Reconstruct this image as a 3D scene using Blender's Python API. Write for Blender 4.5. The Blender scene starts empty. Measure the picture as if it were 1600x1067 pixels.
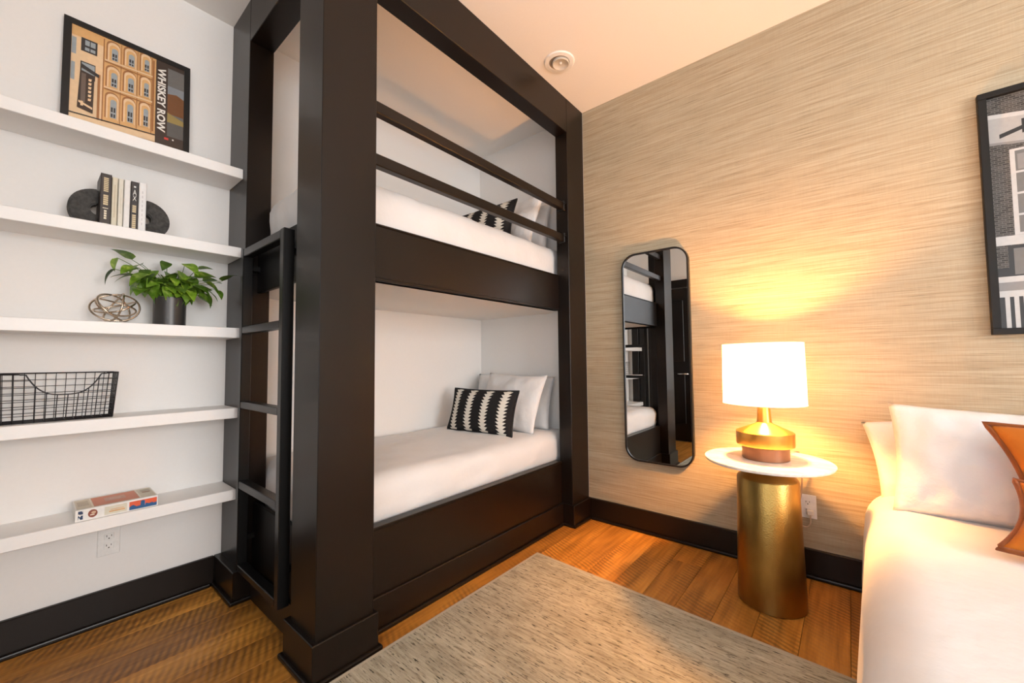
import bpy, bmesh, math, random
from mathutils import Vector, Matrix, noise
random.seed(7)
PI = math.pi
scene = bpy.context.scene
COL = scene.collection

# ------------------------------------------------------------------ camera
FPX = 631.5125
YAW, PITCH, ROLL = 0.6941625, 0.048186, -0.0096387
CAM = Vector((2.560027, -2.635410, 1.130907))
Fv = Vector((-math.sin(YAW)*math.cos(PITCH), math.cos(YAW)*math.cos(PITCH), math.sin(PITCH)))
Rv = Vector((math.cos(YAW), math.sin(YAW), 0)); Uv = Rv.cross(Fv)
R2 = Rv*math.cos(ROLL) + Uv*math.sin(ROLL); U2 = Uv*math.cos(ROLL) - Rv*math.sin(ROLL)
cd = bpy.data.cameras.new('camera'); cam = bpy.data.objects.new('camera', cd); COL.objects.link(cam)
cd.sensor_fit = 'HORIZONTAL'; cd.sensor_width = 36.0; cd.lens = FPX*36.0/1600.0
cd.clip_start = 0.05; cd.clip_end = 60
m = Matrix((R2, U2, -Fv)).transposed().to_4x4(); m.translation = CAM
cam.matrix_world = m
scene.camera = cam

# ------------------------------------------------------------------ world, lights, exposure
w = bpy.data.worlds.new('world'); scene.world = w; w.use_nodes = True
bg = w.node_tree.nodes['Background']; bg.inputs['Color'].default_value = (0.75, 0.86, 1.0, 1); bg.inputs['Strength'].default_value = 1.2
vs = scene.view_settings
vs.view_transform = 'Standard'; vs.look = 'None'; vs.gamma = 1.0; vs.use_curve_mapping = False
vs.exposure = 0.66

WINDOW_POWER, REAR_POWER, LAMP_POWER = 122.0, 18.0, 1230.0     # the last is the radiance of the bulb
def area(name, loc, rot, sx, sy, power, color):
    l = bpy.data.lights.new(name, 'AREA'); l.shape = 'RECTANGLE'; l.size = sx; l.size_y = sy
    l.energy = power; l.color = color
    o = bpy.data.objects.new(name, l); COL.objects.link(o); o.location = loc; o.rotation_euler = rot
    return o
# daylight through the right-wall window; the rear-wall window is added for fill
area('window_daylight', (6.36, -2.05, 1.62), (0, PI/2, 0), 1.95, 2.0, WINDOW_POWER, (1.0, 0.975, 0.945))
area('rear_window_fill', (2.95, -3.42, 1.62), (PI/2, 0, 0), 2.5, 1.95, REAR_POWER, (1.0, 0.975, 0.945))

# ------------------------------------------------------------------ helpers
BASE = {}
def link(o, parent=None):
    COL.objects.link(o)
    if parent is not None: o.parent = parent
    return o
def root(name, loc, label, cat, group=None):
    o = bpy.data.objects.new(name, None); o.empty_display_size = 0.05
    COL.objects.link(o); o.location = loc; o['label'] = label; o['category'] = cat
    if group: o['group'] = group
    BASE[o.name] = Vector(loc)
    return o
def tag(o, label, cat, group=None):
    o['label'] = label; o['category'] = cat
    if group: o['group'] = group
    return o
def structure(o, label=None):
    o['kind'] = 'structure'
    if label: o['label'] = label
    return o
def finish(name, bm, mat, parent=None, smooth=False, base=None):
    """link a bmesh as one object; vertices are given in world space and moved to the thing's base"""
    if base is None:
        base = BASE.get(parent.name, Vector((0, 0, 0))) if parent is not None else Vector((0, 0, 0))
        own = Vector((0, 0, 0))
        if parent is None:
            vv = [v.co for v in bm.verts]
            own = Vector(((min(v.x for v in vv)+max(v.x for v in vv))/2, (min(v.y for v in vv)+max(v.y for v in vv))/2, min(v.z for v in vv)))
            base = own
    else:
        base = Vector(base); own = base
    bmesh.ops.translate(bm, verts=bm.verts, vec=-base)
    me = bpy.data.meshes.new(name); bm.to_mesh(me); bm.free()
    for mm in (mat if isinstance(mat, (list, tuple)) else [mat]): me.materials.append(mm)
    if smooth:
        for p in me.polygons: p.use_smooth = True
    o = bpy.data.objects.new(name, me); link(o, parent)
    if parent is None: o.location = own
    BASE[o.name] = base
    return o
def add_box(bm, x0, x1, y0, y1, z0, z1, bev=0.0, seg=1):
    r = bmesh.ops.create_cube(bm, size=1.0)
    vs_ = r['verts']
    for v in vs_:
        v.co = Vector(((x0+x1)/2 + v.co.x*(x1-x0), (y0+y1)/2 + v.co.y*(y1-y0), (z0+z1)/2 + v.co.z*(z1-z0)))
    if bev > 0:
        es = list({e for v in vs_ for e in v.link_edges})
        bmesh.ops.bevel(bm, geom=es, offset=bev, segments=seg, profile=0.5, affect='EDGES')
def box(name, x0, x1, y0, y1, z0, z1, mat, parent=None, bev=0.0, seg=1):
    bm = bmesh.new(); add_box(bm, x0, x1, y0, y1, z0, z1, bev, seg)
    return finish(name, bm, mat, parent)
def add_prism(bm, pts, z0, z1, bev=0.0):
    a = [bm.verts.new((p[0], p[1], z0)) for p in pts]; b = [bm.verts.new((p[0], p[1], z1)) for p in pts]
    n = len(pts); fs = [bm.faces.new(list(reversed(a))), bm.faces.new(b)]
    for i in range(n): fs.append(bm.faces.new((a[i], a[(i+1) % n], b[(i+1) % n], b[i])))
    if bev > 0:
        bmesh.ops.bevel(bm, geom=list({e for f in fs for e in f.edges}), offset=bev, segments=1, profile=0.5, affect='EDGES')
def prism(name, pts, z0, z1, mat, parent=None, bev=0.0):
    bm = bmesh.new(); add_prism(bm, pts, z0, z1, bev)
    bmesh.ops.recalc_face_normals(bm, faces=bm.faces)
    return finish(name, bm, mat, parent)
def add_lathe(bm, prof, cx, cy, seg=48, cap0=True, cap1=True):
    rings = []
    for r, z in prof:
        rings.append([bm.verts.new((cx+r*math.cos(2*PI*i/seg), cy+r*math.sin(2*PI*i/seg), z)) for i in range(seg)])
    for a, b in zip(rings, rings[1:]):
        for i in range(seg): bm.faces.new((a[i], a[(i+1) % seg], b[(i+1) % seg], b[i]))
    if cap0: bm.faces.new(list(reversed(rings[0])))
    if cap1: bm.faces.new(rings[-1])
def lathe(name, prof, cx, cy, mat, parent=None, seg=48, cap0=True, cap1=True, smooth=True):
    bm = bmesh.new(); add_lathe(bm, prof, cx, cy, seg, cap0, cap1)
    o = finish(name, bm, mat, parent, smooth)
    if smooth: sharp(o)
    return o
def sharp(o, deg=35):
    me = o.data
    bm = bmesh.new(); bm.from_mesh(me)
    for e in bm.edges:
        if len(e.link_faces) == 2 and e.calc_face_angle(0) > math.radians(deg): e.smooth = False
    bm.to_mesh(me); bm.free()
def add_tube(bm, pts, r, seg=8, closed=False):
    pts = [Vector(p) for p in pts]; n = len(pts); rings = []
    prev = None
    for i in range(n):
        if closed: t = pts[(i+1) % n]-pts[i-1]
        else: t = pts[min(i+1, n-1)]-pts[max(i-1, 0)]
        t.normalize()
        if prev is None:
            a = Vector((0, 0, 1)) if abs(t.z) < 0.9 else Vector((1, 0, 0))
            u = t.cross(a).normalized()
        else:
            u = (prev - t*prev.dot(t)).normalized()
        prev = u; v = t.cross(u)
        rr = r[i] if isinstance(r, (list, tuple)) else r
        rings.append([bm.verts.new(pts[i]+u*rr*math.cos(2*PI*k/seg)+v*rr*math.sin(2*PI*k/seg)) for k in range(seg)])
    for i in range(n if closed else n-1):
        a, b = rings[i], rings[(i+1) % n]
        if closed and i == n-1:      # match the start of the loop
            best = min(range(seg), key=lambda s: (a[0].co-b[s].co).length)
            b = b[best:]+b[:best]
        for k in range(seg): bm.faces.new((a[k], a[(k+1) % seg], b[(k+1) % seg], b[k]))
    if not closed:
        bm.faces.new(list(reversed(rings[0]))); bm.faces.new(rings[-1])
def tube(name, pts, r, mat, parent=None, seg=8, closed=False):
    bm = bmesh.new(); add_tube(bm, pts, r, seg, closed)
    return finish(name, bm, mat, parent, True)
def copy_tree(o, parent=None):
    c = o.copy(); COL.objects.link(c); c.parent = parent
    for ch in o.children: copy_tree(ch, c)
    return c

# ------------------------------------------------------------------ materials
def newmat(name):
    mt = bpy.data.materials.new(name); mt.use_nodes = True
    nt = mt.node_tree; b = nt.nodes['Principled BSDF']
    return mt, nt, b
def N(nt, t, **kw):
    n = nt.nodes.new(t)
    for k, v in kw.items(): setattr(n, k, v)
    return n
def ramp(nt, fac, stops, interp='LINEAR'):
    r = N(nt, 'ShaderNodeValToRGB'); r.color_ramp.interpolation = interp
    e = r.color_ramp.elements
    while len(e) < len(stops): e.new(0.5)
    for i, (p, c) in enumerate(stops):
        e[i].position = p; e[i].color = (*c, 1) if len(c) == 3 else c
    nt.links.new(fac, r.inputs['Fac']); return r
def mapping(nt, scale, coord='Object', loc=(0, 0, 0)):
    t = N(nt, 'ShaderNodeTexCoord'); mp = N(nt, 'ShaderNodeMapping')
    mp.inputs['Scale'].default_value = scale; mp.inputs['Location'].default_value = loc
    nt.links.new(t.outputs[coord], mp.inputs['Vector']); return mp
def noise_tex(nt, vec, scale=1.0, detail=4.0, rough=0.5):
    n = N(nt, 'ShaderNodeTexNoise'); n.inputs['Scale'].default_value = scale
    n.inputs['Detail'].default_value = detail; n.inputs['Roughness'].default_value = rough
    nt.links.new(vec, n.inputs['Vector']); return n
def math_node(nt, op, a, b=None):
    n = N(nt, 'ShaderNodeMath', operation=op)
    for i, x in enumerate((a, b)):
        if x is None: continue
        if isinstance(x, (int, float)): n.inputs[i].default_value = x
        else: nt.links.new(x, n.inputs[i])
    return n.outputs[0]
def mixcol(nt, fac, a, b, mode='MIX'):
    n = N(nt, 'ShaderNodeMix', data_type='RGBA', blend_type=mode)
    for idx, x in ((0, fac), (6, a), (7, b)):
        if isinstance(x, (int, float)): n.inputs[idx].default_value = x
        elif isinstance(x, tuple): n.inputs[idx].default_value = (*x, 1)
        else: nt.links.new(x, n.inputs[idx])
    return n.outputs[2]
def bump(nt, b, height, strength=0.3, dist=0.01):
    n = N(nt, 'ShaderNodeBump'); n.inputs['Strength'].default_value = strength; n.inputs['Distance'].default_value = dist
    nt.links.new(height, n.inputs['Height']); nt.links.new(n.outputs['Normal'], b.inputs['Normal'])
FLAT = {}
def flat(c, rough=0.5, metal=0.0, coat=0.0, spec=0.5):
    key = (tuple(round(x, 4) for x in c), rough, metal, coat, spec)
    if key not in FLAT:
        mt, nt, b = newmat('plain_%d' % len(FLAT))
        mp = mapping(nt, (1, 1, 1)); nz = noise_tex(nt, mp.outputs[0], 60, 2)
        r = ramp(nt, nz.outputs['Fac'], [(0.3, tuple(x*0.96 for x in c)), (0.7, tuple(min(1, x*1.03) for x in c))])
        nt.links.new(r.outputs[0], b.inputs['Base Color'])
        b.inputs['Roughness'].default_value = rough; b.inputs['Metallic'].default_value = metal
        b.inputs['Coat Weight'].default_value = coat; b.inputs['Coat Roughness'].default_value = 0.08
        b.inputs['Specular IOR Level'].default_value = spec
        FLAT[key] = mt
    return FLAT[key]

def mat_paint(name, c, rough=0.6, strength=0.05):
    mt, nt, b = newmat(name)
    mp = mapping(nt, (1, 1, 1)); nz = noise_tex(nt, mp.outputs[0], 90, 3)
    r = ramp(nt, nz.outputs['Fac'], [(0.3, tuple(x*0.985 for x in c)), (0.7, c)])
    nt.links.new(r.outputs[0], b.inputs['Base Color']); b.inputs['Roughness'].default_value = rough
    bump(nt, b, nz.outputs['Fac'], strength, 0.002); return mt
M_WALL = mat_paint('white_wall_paint', (0.80, 0.785, 0.765), 0.7)
M_CEIL = mat_paint('ceiling_paint', (0.82, 0.79, 0.755), 0.8)
M_SHELF = mat_paint('white_shelf_paint', (0.86, 0.84, 0.82), 0.4)
M_UNDER = mat_paint('platform_paint', (0.80, 0.76, 0.71), 0.6)

def mat_bunk():
    mt, nt, b = newmat('espresso_brown_paint')
    nz = noise_tex(nt, mapping(nt, (1, 1, 1)).outputs[0], 1.5, 2, 0.5)
    r = ramp(nt, nz.outputs['Fac'], [(0.25, (0.0060, 0.0032, 0.0019)), (0.75, (0.0085, 0.0047, 0.0029))])
    nt.links.new(r.outputs[0], b.inputs['Base Color'])
    rr = ramp(nt, nz.outputs['Fac'], [(0.3, (0.30,)*3), (0.75, (0.36,)*3)]); nt.links.new(rr.outputs[0], b.inputs['Roughness'])
    b.inputs['Specular IOR Level'].default_value = 0.32
    return mt
M_BUNK = mat_bunk()
M_BLACK = flat((0.006, 0.0055, 0.0055), 0.35)

def mat_wallpaper():
    mt, nt, b = newmat('grasscloth_wallpaper')
    n1 = noise_tex(nt, mapping(nt, (1.1, 1, 60)).outputs[0], 2.0, 5, 0.6)
    n2 = noise_tex(nt, mapping(nt, (3.5, 1, 210)).outputs[0], 1.5, 4, 0.65)
    n3 = noise_tex(nt, mapping(nt, (0.5, 1, 1.4)).outputs[0], 1.5, 3, 0.5)
    n4 = noise_tex(nt, mapping(nt, (260, 1, 12)).outputs[0], 1.0, 2, 0.5)
    c1 = ramp(nt, n1.outputs['Fac'], [(0.28, (0.315, 0.245, 0.155)), (0.5, (0.41, 0.345, 0.24)), (0.72, (0.475, 0.415, 0.305))])
    c2 = ramp(nt, n2.outputs['Fac'], [(0.30, (0.46, 0.43, 0.38)), (0.42, (0.91, 0.90, 0.88)), (0.55, (1, 1, 1)), (0.75, (1.09, 1.08, 1.05))])
    c3 = ramp(nt, n3.outputs['Fac'], [(0.3, (0.93, 0.93, 0.92)), (0.7, (1.04, 1.03, 1.02))])
    c4 = ramp(nt, n4.outputs['Fac'], [(0.3, (0.95, 0.95, 0.95)), (0.7, (1.03, 1.03, 1.03))])
    x = c1.outputs[0]
    for c in (c2, c3, c4): x = mixcol(nt, 1.0, x, c.outputs[0], 'MULTIPLY')
    nt.links.new(x, b.inputs['Base Color']); b.inputs['Roughness'].default_value = 0.75
    h = math_node(nt, 'ADD', n1.outputs['Fac'], n2.outputs['Fac']); bump(nt, b, h, 0.2, 0.003); return mt
M_PAPER = mat_wallpaper()

def mat_floor():
    mt, nt, b = newmat('scraped_oak_plank')
    oi = N(nt, 'ShaderNodeObjectInfo')
    tc = N(nt, 'ShaderNodeTexCoord'); add = N(nt, 'ShaderNodeVectorMath', operation='ADD')
    sc_ = N(nt, 'ShaderNodeVectorMath', operation='SCALE'); sc_.inputs['Scale'].default_value = 17.0
    cmb = N(nt, 'ShaderNodeCombineXYZ')
    for i in range(3): nt.links.new(oi.outputs['Random'], cmb.inputs[i])
    nt.links.new(cmb.outputs[0], sc_.inputs[0]); nt.links.new(tc.outputs['Object'], add.inputs[0]); nt.links.new(sc_.outputs[0], add.inputs[1])
    def mapd(s):
        mp = N(nt, 'ShaderNodeMapping'); mp.inputs['Scale'].default_value = s
        nt.links.new(add.outputs[0], mp.inputs['Vector']); return mp.outputs[0]
    g = noise_tex(nt, mapd((34, 2.2, 1)), 1.0, 6, 0.6)              # long grain
    blot = noise_tex(nt, mapd((5, 1.6, 1)), 1.0, 4, 0.6)            # tone patches
    wv = N(nt, 'ShaderNodeTexWave', wave_type='BANDS', bands_direction='Y'); wv.inputs['Scale'].default_value = 13
    wv.inputs['Distortion'].default_value = 3.0; wv.inputs['Detail'].default_value = 3; wv.inputs['Detail Scale'].default_value = 0.8
    rot = N(nt, 'ShaderNodeMapping'); rot.inputs['Rotation'].default_value = (0, 0, 0.45); nt.links.new(mapd((0.9, 1, 1)), rot.inputs['Vector']); nt.links.new(rot.outputs[0], wv.inputs['Vector'])            # saw marks across the board
    msk = noise_tex(nt, mapd((6, 2.4, 1)), 1.0, 3, 0.5)
    mr = ramp(nt, msk.outputs['Fac'], [(0.42, (0, 0, 0)), (0.60, (1, 1, 1))])
    base = ramp(nt, g.outputs['Fac'], [(0.28, (0.30, 0.125, 0.020)), (0.5, (0.54, 0.245, 0.042)), (0.72, (0.68, 0.35, 0.080))])
    tone = ramp(nt, blot.outputs['Fac'], [(0.3, (0.62, 0.56, 0.52)), (0.65, (1.12, 1.10, 1.04))])
    x = mixcol(nt, 1.0, base.outputs[0], tone.outputs[0], 'MULTIPLY')
    rv = ramp(nt, oi.outputs['Random'], [(0.0, (0.78, 0.74, 0.70)), (1.0, (1.16, 1.14, 1.10))])
    x = mixcol(nt, 1.0, x, rv.outputs[0], 'MULTIPLY')
    f = math_node(nt, 'MULTIPLY', math_node(nt, 'SUBTRACT', 1.0, wv.outputs['Fac']), mr.outputs[0])
    f = math_node(nt, 'MULTIPLY', f, 0.62)
    x = mixcol(nt, f, x, (0.085, 0.030, 0.007))
    nt.links.new(x, b.inputs['Base Color'])
    rr = ramp(nt, g.outputs['Fac'], [(0.3, (0.42,)*3), (0.7, (0.30,)*3)]); nt.links.new(rr.outputs[0], b.inputs['Roughness'])
    h = math_node(nt, 'ADD', math_node(nt, 'MULTIPLY', wv.outputs['Fac'], 0.6), g.outputs['Fac'])
    bump(nt, b, h, 0.22, 0.004); return mt
M_FLOOR = mat_floor()

def mat_rug():
    mt, nt, b = newmat('flatwoven_rug')
    n1 = noise_tex(nt, mapping(nt, (9, 95, 1)).outputs[0], 1.0, 4, 0.6)
    n2 = noise_tex(nt, mapping(nt, (22, 170, 1), loc=(5, 3, 0)).outputs[0], 1.0, 3, 0.68)
    n3 = noise_tex(nt, mapping(nt, (3, 9, 1)).outputs[0], 1.0, 3, 0.5)
    c1 = ramp(nt, n1.outputs['Fac'], [(0.30, (0.23, 0.205, 0.15)), (0.46, (0.385, 0.36, 0.28)), (0.70, (0.50, 0.475, 0.385))])
    k = ramp(nt, n2.outputs['Fac'], [(0.345, (0.07, 0.06, 0.05)), (0.43, (1, 1, 1))])
    t3 = ramp(nt, n3.outputs['Fac'], [(0.3, (0.80, 0.79, 0.78)), (0.7, (1.1, 1.1, 1.1))])
    x = mixcol(nt, 1.0, c1.outputs[0], k.outputs[0], 'MULTIPLY'); x = mixcol(nt, 1.0, x, t3.outputs[0], 'MULTIPLY')
    nt.links.new(x, b.inputs['Base Color']); b.inputs['Roughness'].default_value = 0.95; b.inputs['Specular IOR Level'].default_value = 0.1
    wv = N(nt, 'ShaderNodeTexWave', bands_direction='Y'); wv.inputs['Scale'].default_value = 45; wv.inputs['Distortion'].default_value = 1.5
    nt.links.new(mapping(nt, (1, 1, 1)).outputs[0], wv.inputs['Vector'])
    h = math_node(nt, 'ADD', wv.outputs['Fac'], math_node(nt, 'MULTIPLY', n1.outputs['Fac'], 1.2)); bump(nt, b, h, 0.35, 0.002); return mt
M_RUG = mat_rug()

def mat_fabric(name, c, scale=260, rough=0.9, sheen=0.2, crease=0.35):
    mt, nt, b = newmat(name)
    n1 = noise_tex(nt, mapping(nt, (1, 1, 1)).outputs[0], 7, 5, 0.55); n2 = noise_tex(nt, mapping(nt, (1, 1, 1)).outputs[0], scale, 2)
    r = ramp(nt, n1.outputs['Fac'], [(0.3, tuple(x*0.955 for x in c)), (0.7, c)]); nt.links.new(r.outputs[0], b.inputs['Base Color'])
    b.inputs['Roughness'].default_value = rough; b.inputs['Sheen Weight'].default_value = sheen; b.inputs['Specular IOR Level'].default_value = 0.2
    h = math_node(nt, 'ADD', n1.outputs['Fac'], math_node(nt, 'MULTIPLY', n2.outputs['Fac'], 0.04)); bump(nt, b, h, crease, 0.02); return mt
M_LINEN = mat_fabric('white_bed_linen', (0.68, 0.665, 0.655))
M_CASE = mat_fabric('white_pillowcase', (0.70, 0.69, 0.685), crease=0.8)
M_ORANGE = mat_fabric('rust_velvet', (0.44, 0.125, 0.010), 400, 0.75, 0.08, 0.5)
M_FRINGE = mat_fabric('rust_fringe', (0.20, 0.055, 0.012), 300, 0.9, 0.2, 0.6)

def mat_feather():
    mt, nt, b = newmat('feather_stripe_fabric')
    tc = N(nt, 'ShaderNodeTexCoord'); sp = N(nt, 'ShaderNodeSeparateXYZ'); nt.links.new(tc.outputs['UV'], sp.inputs[0])
    U = math_node(nt, 'MULTIPLY', sp.outputs['X'], 4.0)
    s = math_node(nt, 'ABSOLUTE', math_node(nt, 'SUBTRACT', math_node(nt, 'FRACT', U), 0.5))
    V = math_node(nt, 'SUBTRACT', math_node(nt, 'MULTIPLY', sp.outputs['Y'], 13.0), math_node(nt, 'MULTIPLY', s, 2.2))
    t = math_node(nt, 'ABSOLUTE', math_node(nt, 'SUBTRACT', math_node(nt, 'FRACT', V), 0.5))      # 0 .. 0.5 triangle
    lim = math_node(nt, 'ADD', 0.085, math_node(nt, 'MULTIPLY', t, 0.36))
    msk = math_node(nt, 'LESS_THAN', s, lim)
    x = mixcol(nt, msk, (0.020, 0.018, 0.018), (0.72, 0.68, 0.60)); nt.links.new(x, b.inputs['Base Color'])
    b.inputs['Roughness'].default_value = 0.9; b.inputs['Specular IOR Level'].default_value = 0.15
    n2 = noise_tex(nt, mapping(nt, (1, 1, 1)).outputs[0], 220, 2); bump(nt, b, n2.outputs['Fac'], 0.4, 0.003); return mt
M_FEATHER = mat_feather()

def mat_brass():
    mt, nt, b = newmat('hammered_brass')
    vo = N(nt, 'ShaderNodeTexVoronoi'); vo.inputs['Scale'].default_value = 1.0
    nt.links.new(mapping(nt, (150, 150, 210)).outputs[0], vo.inputs['Vector'])
    n1 = noise_tex(nt, mapping(nt, (5, 5, 3)).outputs[0], 1.5, 3)
    r = ramp(nt, n1.outputs['Fac'], [(0.3, (0.30, 0.185, 0.050)), (0.7, (0.43, 0.28, 0.085))]); nt.links.new(r.outputs[0], b.inputs['Base Color'])
    b.inputs['Metallic'].default_value = 1.0; b.inputs['Roughness'].default_value = 0.34
    bump(nt, b, vo.outputs['Distance'], 0.16, 0.0025); return mt
M_BRASS = mat_brass()
M_LAMPBRASS = flat((0.72, 0.40, 0.09), 0.30, 0.9)
M_COPPER = flat((0.24, 0.105, 0.05), 0.40, 0.35)
M_CHAMP = flat((0.62, 0.51, 0.40), 0.25, 1.0)
def mat_marble():
    mt, nt, b = newmat('white_marble')
    n1 = noise_tex(nt, mapping(nt, (3, 5, 3)).outputs[0], 1.6, 8, 0.65)
    r = ramp(nt, n1.outputs['Fac'], [(0.38, (0.80, 0.78, 0.75)), (0.48, (0.66, 0.63, 0.60)), (0.56, (0.84, 0.82, 0.79))]); nt.links.new(r.outputs[0], b.inputs['Base Color'])
    b.inputs['Roughness'].default_value = 0.25; return mt
M_MARBLE = mat_marble()
def mat_stone():
    mt, nt, b = newmat('charcoal_stone')
    n1 = noise_tex(nt, mapping(nt, (1, 1, 1)).outputs[0], 45, 6, 0.7)
    r = ramp(nt, n1.outputs['Fac'], [(0.3, (0.018, 0.017, 0.016)), (0.7, (0.085, 0.08, 0.074))]); nt.links.new(r.outputs[0], b.inputs['Base Color'])
    b.inputs['Roughness'].default_value = 0.85; bump(nt, b, n1.outputs['Fac'], 0.6, 0.004); return mt
M_STONE = mat_stone()
def mat_mirror():
    mt, nt, b = newmat('mirror_glass')
    n1 = noise_tex(nt, mapping(nt, (1, 1, 1)).outputs[0], 3, 1)
    r = ramp(nt, n1.outputs['Fac'], [(0.0, (0.86, 0.87, 0.87)), (1.0, (0.88, 0.885, 0.88))]); nt.links.new(r.outputs[0], b.inputs['Base Color'])
    b.inputs['Metallic'].default_value = 1.0; b.inputs['Roughness'].default_value = 0.0; return mt
M_MIRROR = mat_mirror()
def mat_shade():
    mt, nt, b = newmat('lamp_shade_linen')
    nt.nodes.remove(b); out = nt.nodes['Material Output']
    d = N(nt, 'ShaderNodeBsdfDiffuse'); t = N(nt, 'ShaderNodeBsdfTranslucent'); mx = N(nt, 'ShaderNodeMixShader'); mx.inputs[0].default_value = 0.40
    n1 = noise_tex(nt, mapping(nt, (60, 60, 300)).outputs[0], 2, 2)
    r = ramp(nt, n1.outputs['Fac'], [(0.3, (0.86, 0.83, 0.78)), (0.7, (0.92, 0.90, 0.86))])
    nt.links.new(r.outputs[0], d.inputs[0]); nt.links.new(r.outputs[0], t.inputs[0])
    nt.links.new(d.outputs[0], mx.inputs[1]); nt.links.new(t.outputs[0], mx.inputs[2]); nt.links.new(mx.outputs[0], out.inputs[0]); return mt
M_SHADE = mat_shade()
def mat_leaf():
    mt, nt, b = newmat('pothos_leaf')
    oi = N(nt, 'ShaderNodeObjectInfo')
    n1 = noise_tex(nt, mapping(nt, (1, 1, 1)).outputs[0], 40, 4)
    r = ramp(nt, n1.outputs['Fac'], [(0.32, (0.085, 0.19, 0.012)), (0.58, (0.19, 0.34, 0.03)), (0.75, (0.40, 0.52, 0.13))])
    v = ramp(nt, oi.outputs['Random'], [(0.0, (0.22, 0.28, 0.25)), (0.45, (0.6, 0.65, 0.6)), (1.0, (1.2, 1.15, 1.0))])
    x = mixcol(nt, 1.0, r.outputs[0], v.outputs[0], 'MULTIPLY'); nt.links.new(x, b.inputs['Base Color'])
    b.inputs['Roughness'].default_value = 0.35; return mt
M_LEAF = mat_leaf()
M_STEM = flat((0.10, 0.16, 0.03), 0.6)
M_POT = flat((0.055, 0.052, 0.050), 0.35, 0.3)
M_PLATE = flat((0.80, 0.79, 0.77), 0.35)
M_SLOT = flat((0.03, 0.03, 0.03), 0.6)

# ------------------------------------------------------------------ room shell
L, D, H, PW = 1.9547, 1.08, 3.0, 0.227
XR, YR = 6.2, -3.25            # right wall, rear wall
HB = 0.147
fl = structure(box('floor', -0.1, XR+0.1, YR-0.1, 0.1, -0.06, -0.014, flat((0.05, 0.02, 0.008), 0.8)))
PWD = 0.1555
k = 0; x = 1.59 - PWD*11
rng = random.Random(3)
while x < XR:
    y = YR - rng.uniform(0.0, 1.2)
    while y < 0.0:
        ln = rng.uniform(1.9, 3.0); a, b_ = max(y, YR), min(y+ln, 0.0)
        if b_-a > 0.02 and min(x+PWD, XR) > 0:
            x0, x1 = max(x, 0), min(x+PWD, XR)
            bm = bmesh.new(); cx_, cy_ = (x0+x1)/2, (a+b_)/2
            add_box(bm, x0+0.0006-cx_, x1-0.0006-cx_, a+0.0006-cy_, b_-0.0006-cy_, -0.014, 0.0, 0.0012)
            me = bpy.data.meshes.new('plank'); bm.to_mesh(me); bm.free(); me.materials.append(M_FLOOR)
            p = bpy.data.objects.new('plank', me); COL.objects.link(p); p.parent = fl
            p.location = Vector((cx_, cy_, 0)) - fl.location
        y += ln
    x += PWD
structure(box('ceiling', -0.1, XR+0.1, YR-0.1, 0.1, H, H+0.1, M_CEIL))
structure(box('wall_left', -0.1, 0.0, YR-0.1, 0.1, -0.01, H, M_WALL))
structure(box('wall_far', D, XR+0.1, 0.0, 0.1, -0.01, H, M_PAPER))
structure(box('wall_alcove', 0.0, D, 0.0, 0.1, -0.01, H, M_WALL))
def wall_with_hole(name, axis, p0, p1, a0, a1, h0, h1, ha, hb, hz0, hz1, mat):
    bm = bmesh.new()
    for (s0, s1, z0, z1) in ((a0, ha, h0, h1), (hb, a1, h0, h1), (ha, hb, h0, hz0), (ha, hb, hz1, h1)):
        if s1-s0 < 1e-4 or z1-z0 < 1e-4: continue
        if axis == 'x': add_box(bm, p0, p1, s0, s1, z0, z1)
        else: add_box(bm, s0, s1, p0, p1, z0, z1)
    return structure(finish(name, bm, mat))
wall_with_hole('wall_right', 'x', XR, XR+0.1, YR-0.1, 0.0, -0.01, H, -3.05, -1.05, 0.65, 2.6, M_WALL)
wall_with_hole('wall_rear', 'y', YR-0.1, YR, 0.0, XR, -0.01, H, 1.7, 4.2, 0.65, 2.6, M_WALL)
def mat_pane():
    mt, nt, b = newmat('window_pane'); nt.nodes.remove(b)
    t = N(nt, 'ShaderNodeBsdfTransparent'); g = N(nt, 'ShaderNodeBsdfGlossy'); g.inputs['Roughness'].default_value = 0.02
    mx = N(nt, 'ShaderNodeMixShader'); mx.inputs[0].default_value = 0.05
    nt.links.new(t.outputs[0], mx.inputs[1]); nt.links.new(g.outputs[0], mx.inputs[2]); nt.links.new(mx.outputs[0], nt.nodes['Material Output'].inputs[0]); return mt
M_PANE = mat_pane()
def window(name, axis, p, s0, s1, z0, z1):
    bm = bmesh.new(); t = 0.05
    def bx_(a, b, c, d, q0=p, q1=p+0.06):
        if axis == 'x': add_box(bm, q0, q1, a, b, c, d, 0.003)
        else: add_box(bm, a, b, q0, q1, c, d, 0.003)
    mid = (s0+s1)/2; mz = (z0+z1)/2
    for q in ((s0, s0+t, z0, z1), (s1-t, s1, z0, z1), (s0, s1, z0, z0+t), (s0, s1, z1-t, z1), (mid-0.03, mid+0.03, z0, z1), (s0, s1, mz-0.02, mz+0.02)): bx_(*q)
    o = structure(finish(name, bm, flat((0.75, 0.74, 0.72), 0.4)))
    bm = bmesh.new()
    if axis == 'x': add_box(bm, p+0.028, p+0.032, s0+t, s1-t, z0+t, z1-t)
    else: add_box(bm, s0+t, s1-t, p+0.028, p+0.032, z0+t, z1-t)
    finish('pane', bm, M_PANE, o)
window('window_1', 'x', XR+0.02, -3.05, -1.05, 0.65, 2.6)
window('fill_window', 'y', YR-0.08, 1.7, 4.2, 0.65, 2.6)  # unseen window, added to let fill light in from the rear
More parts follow.
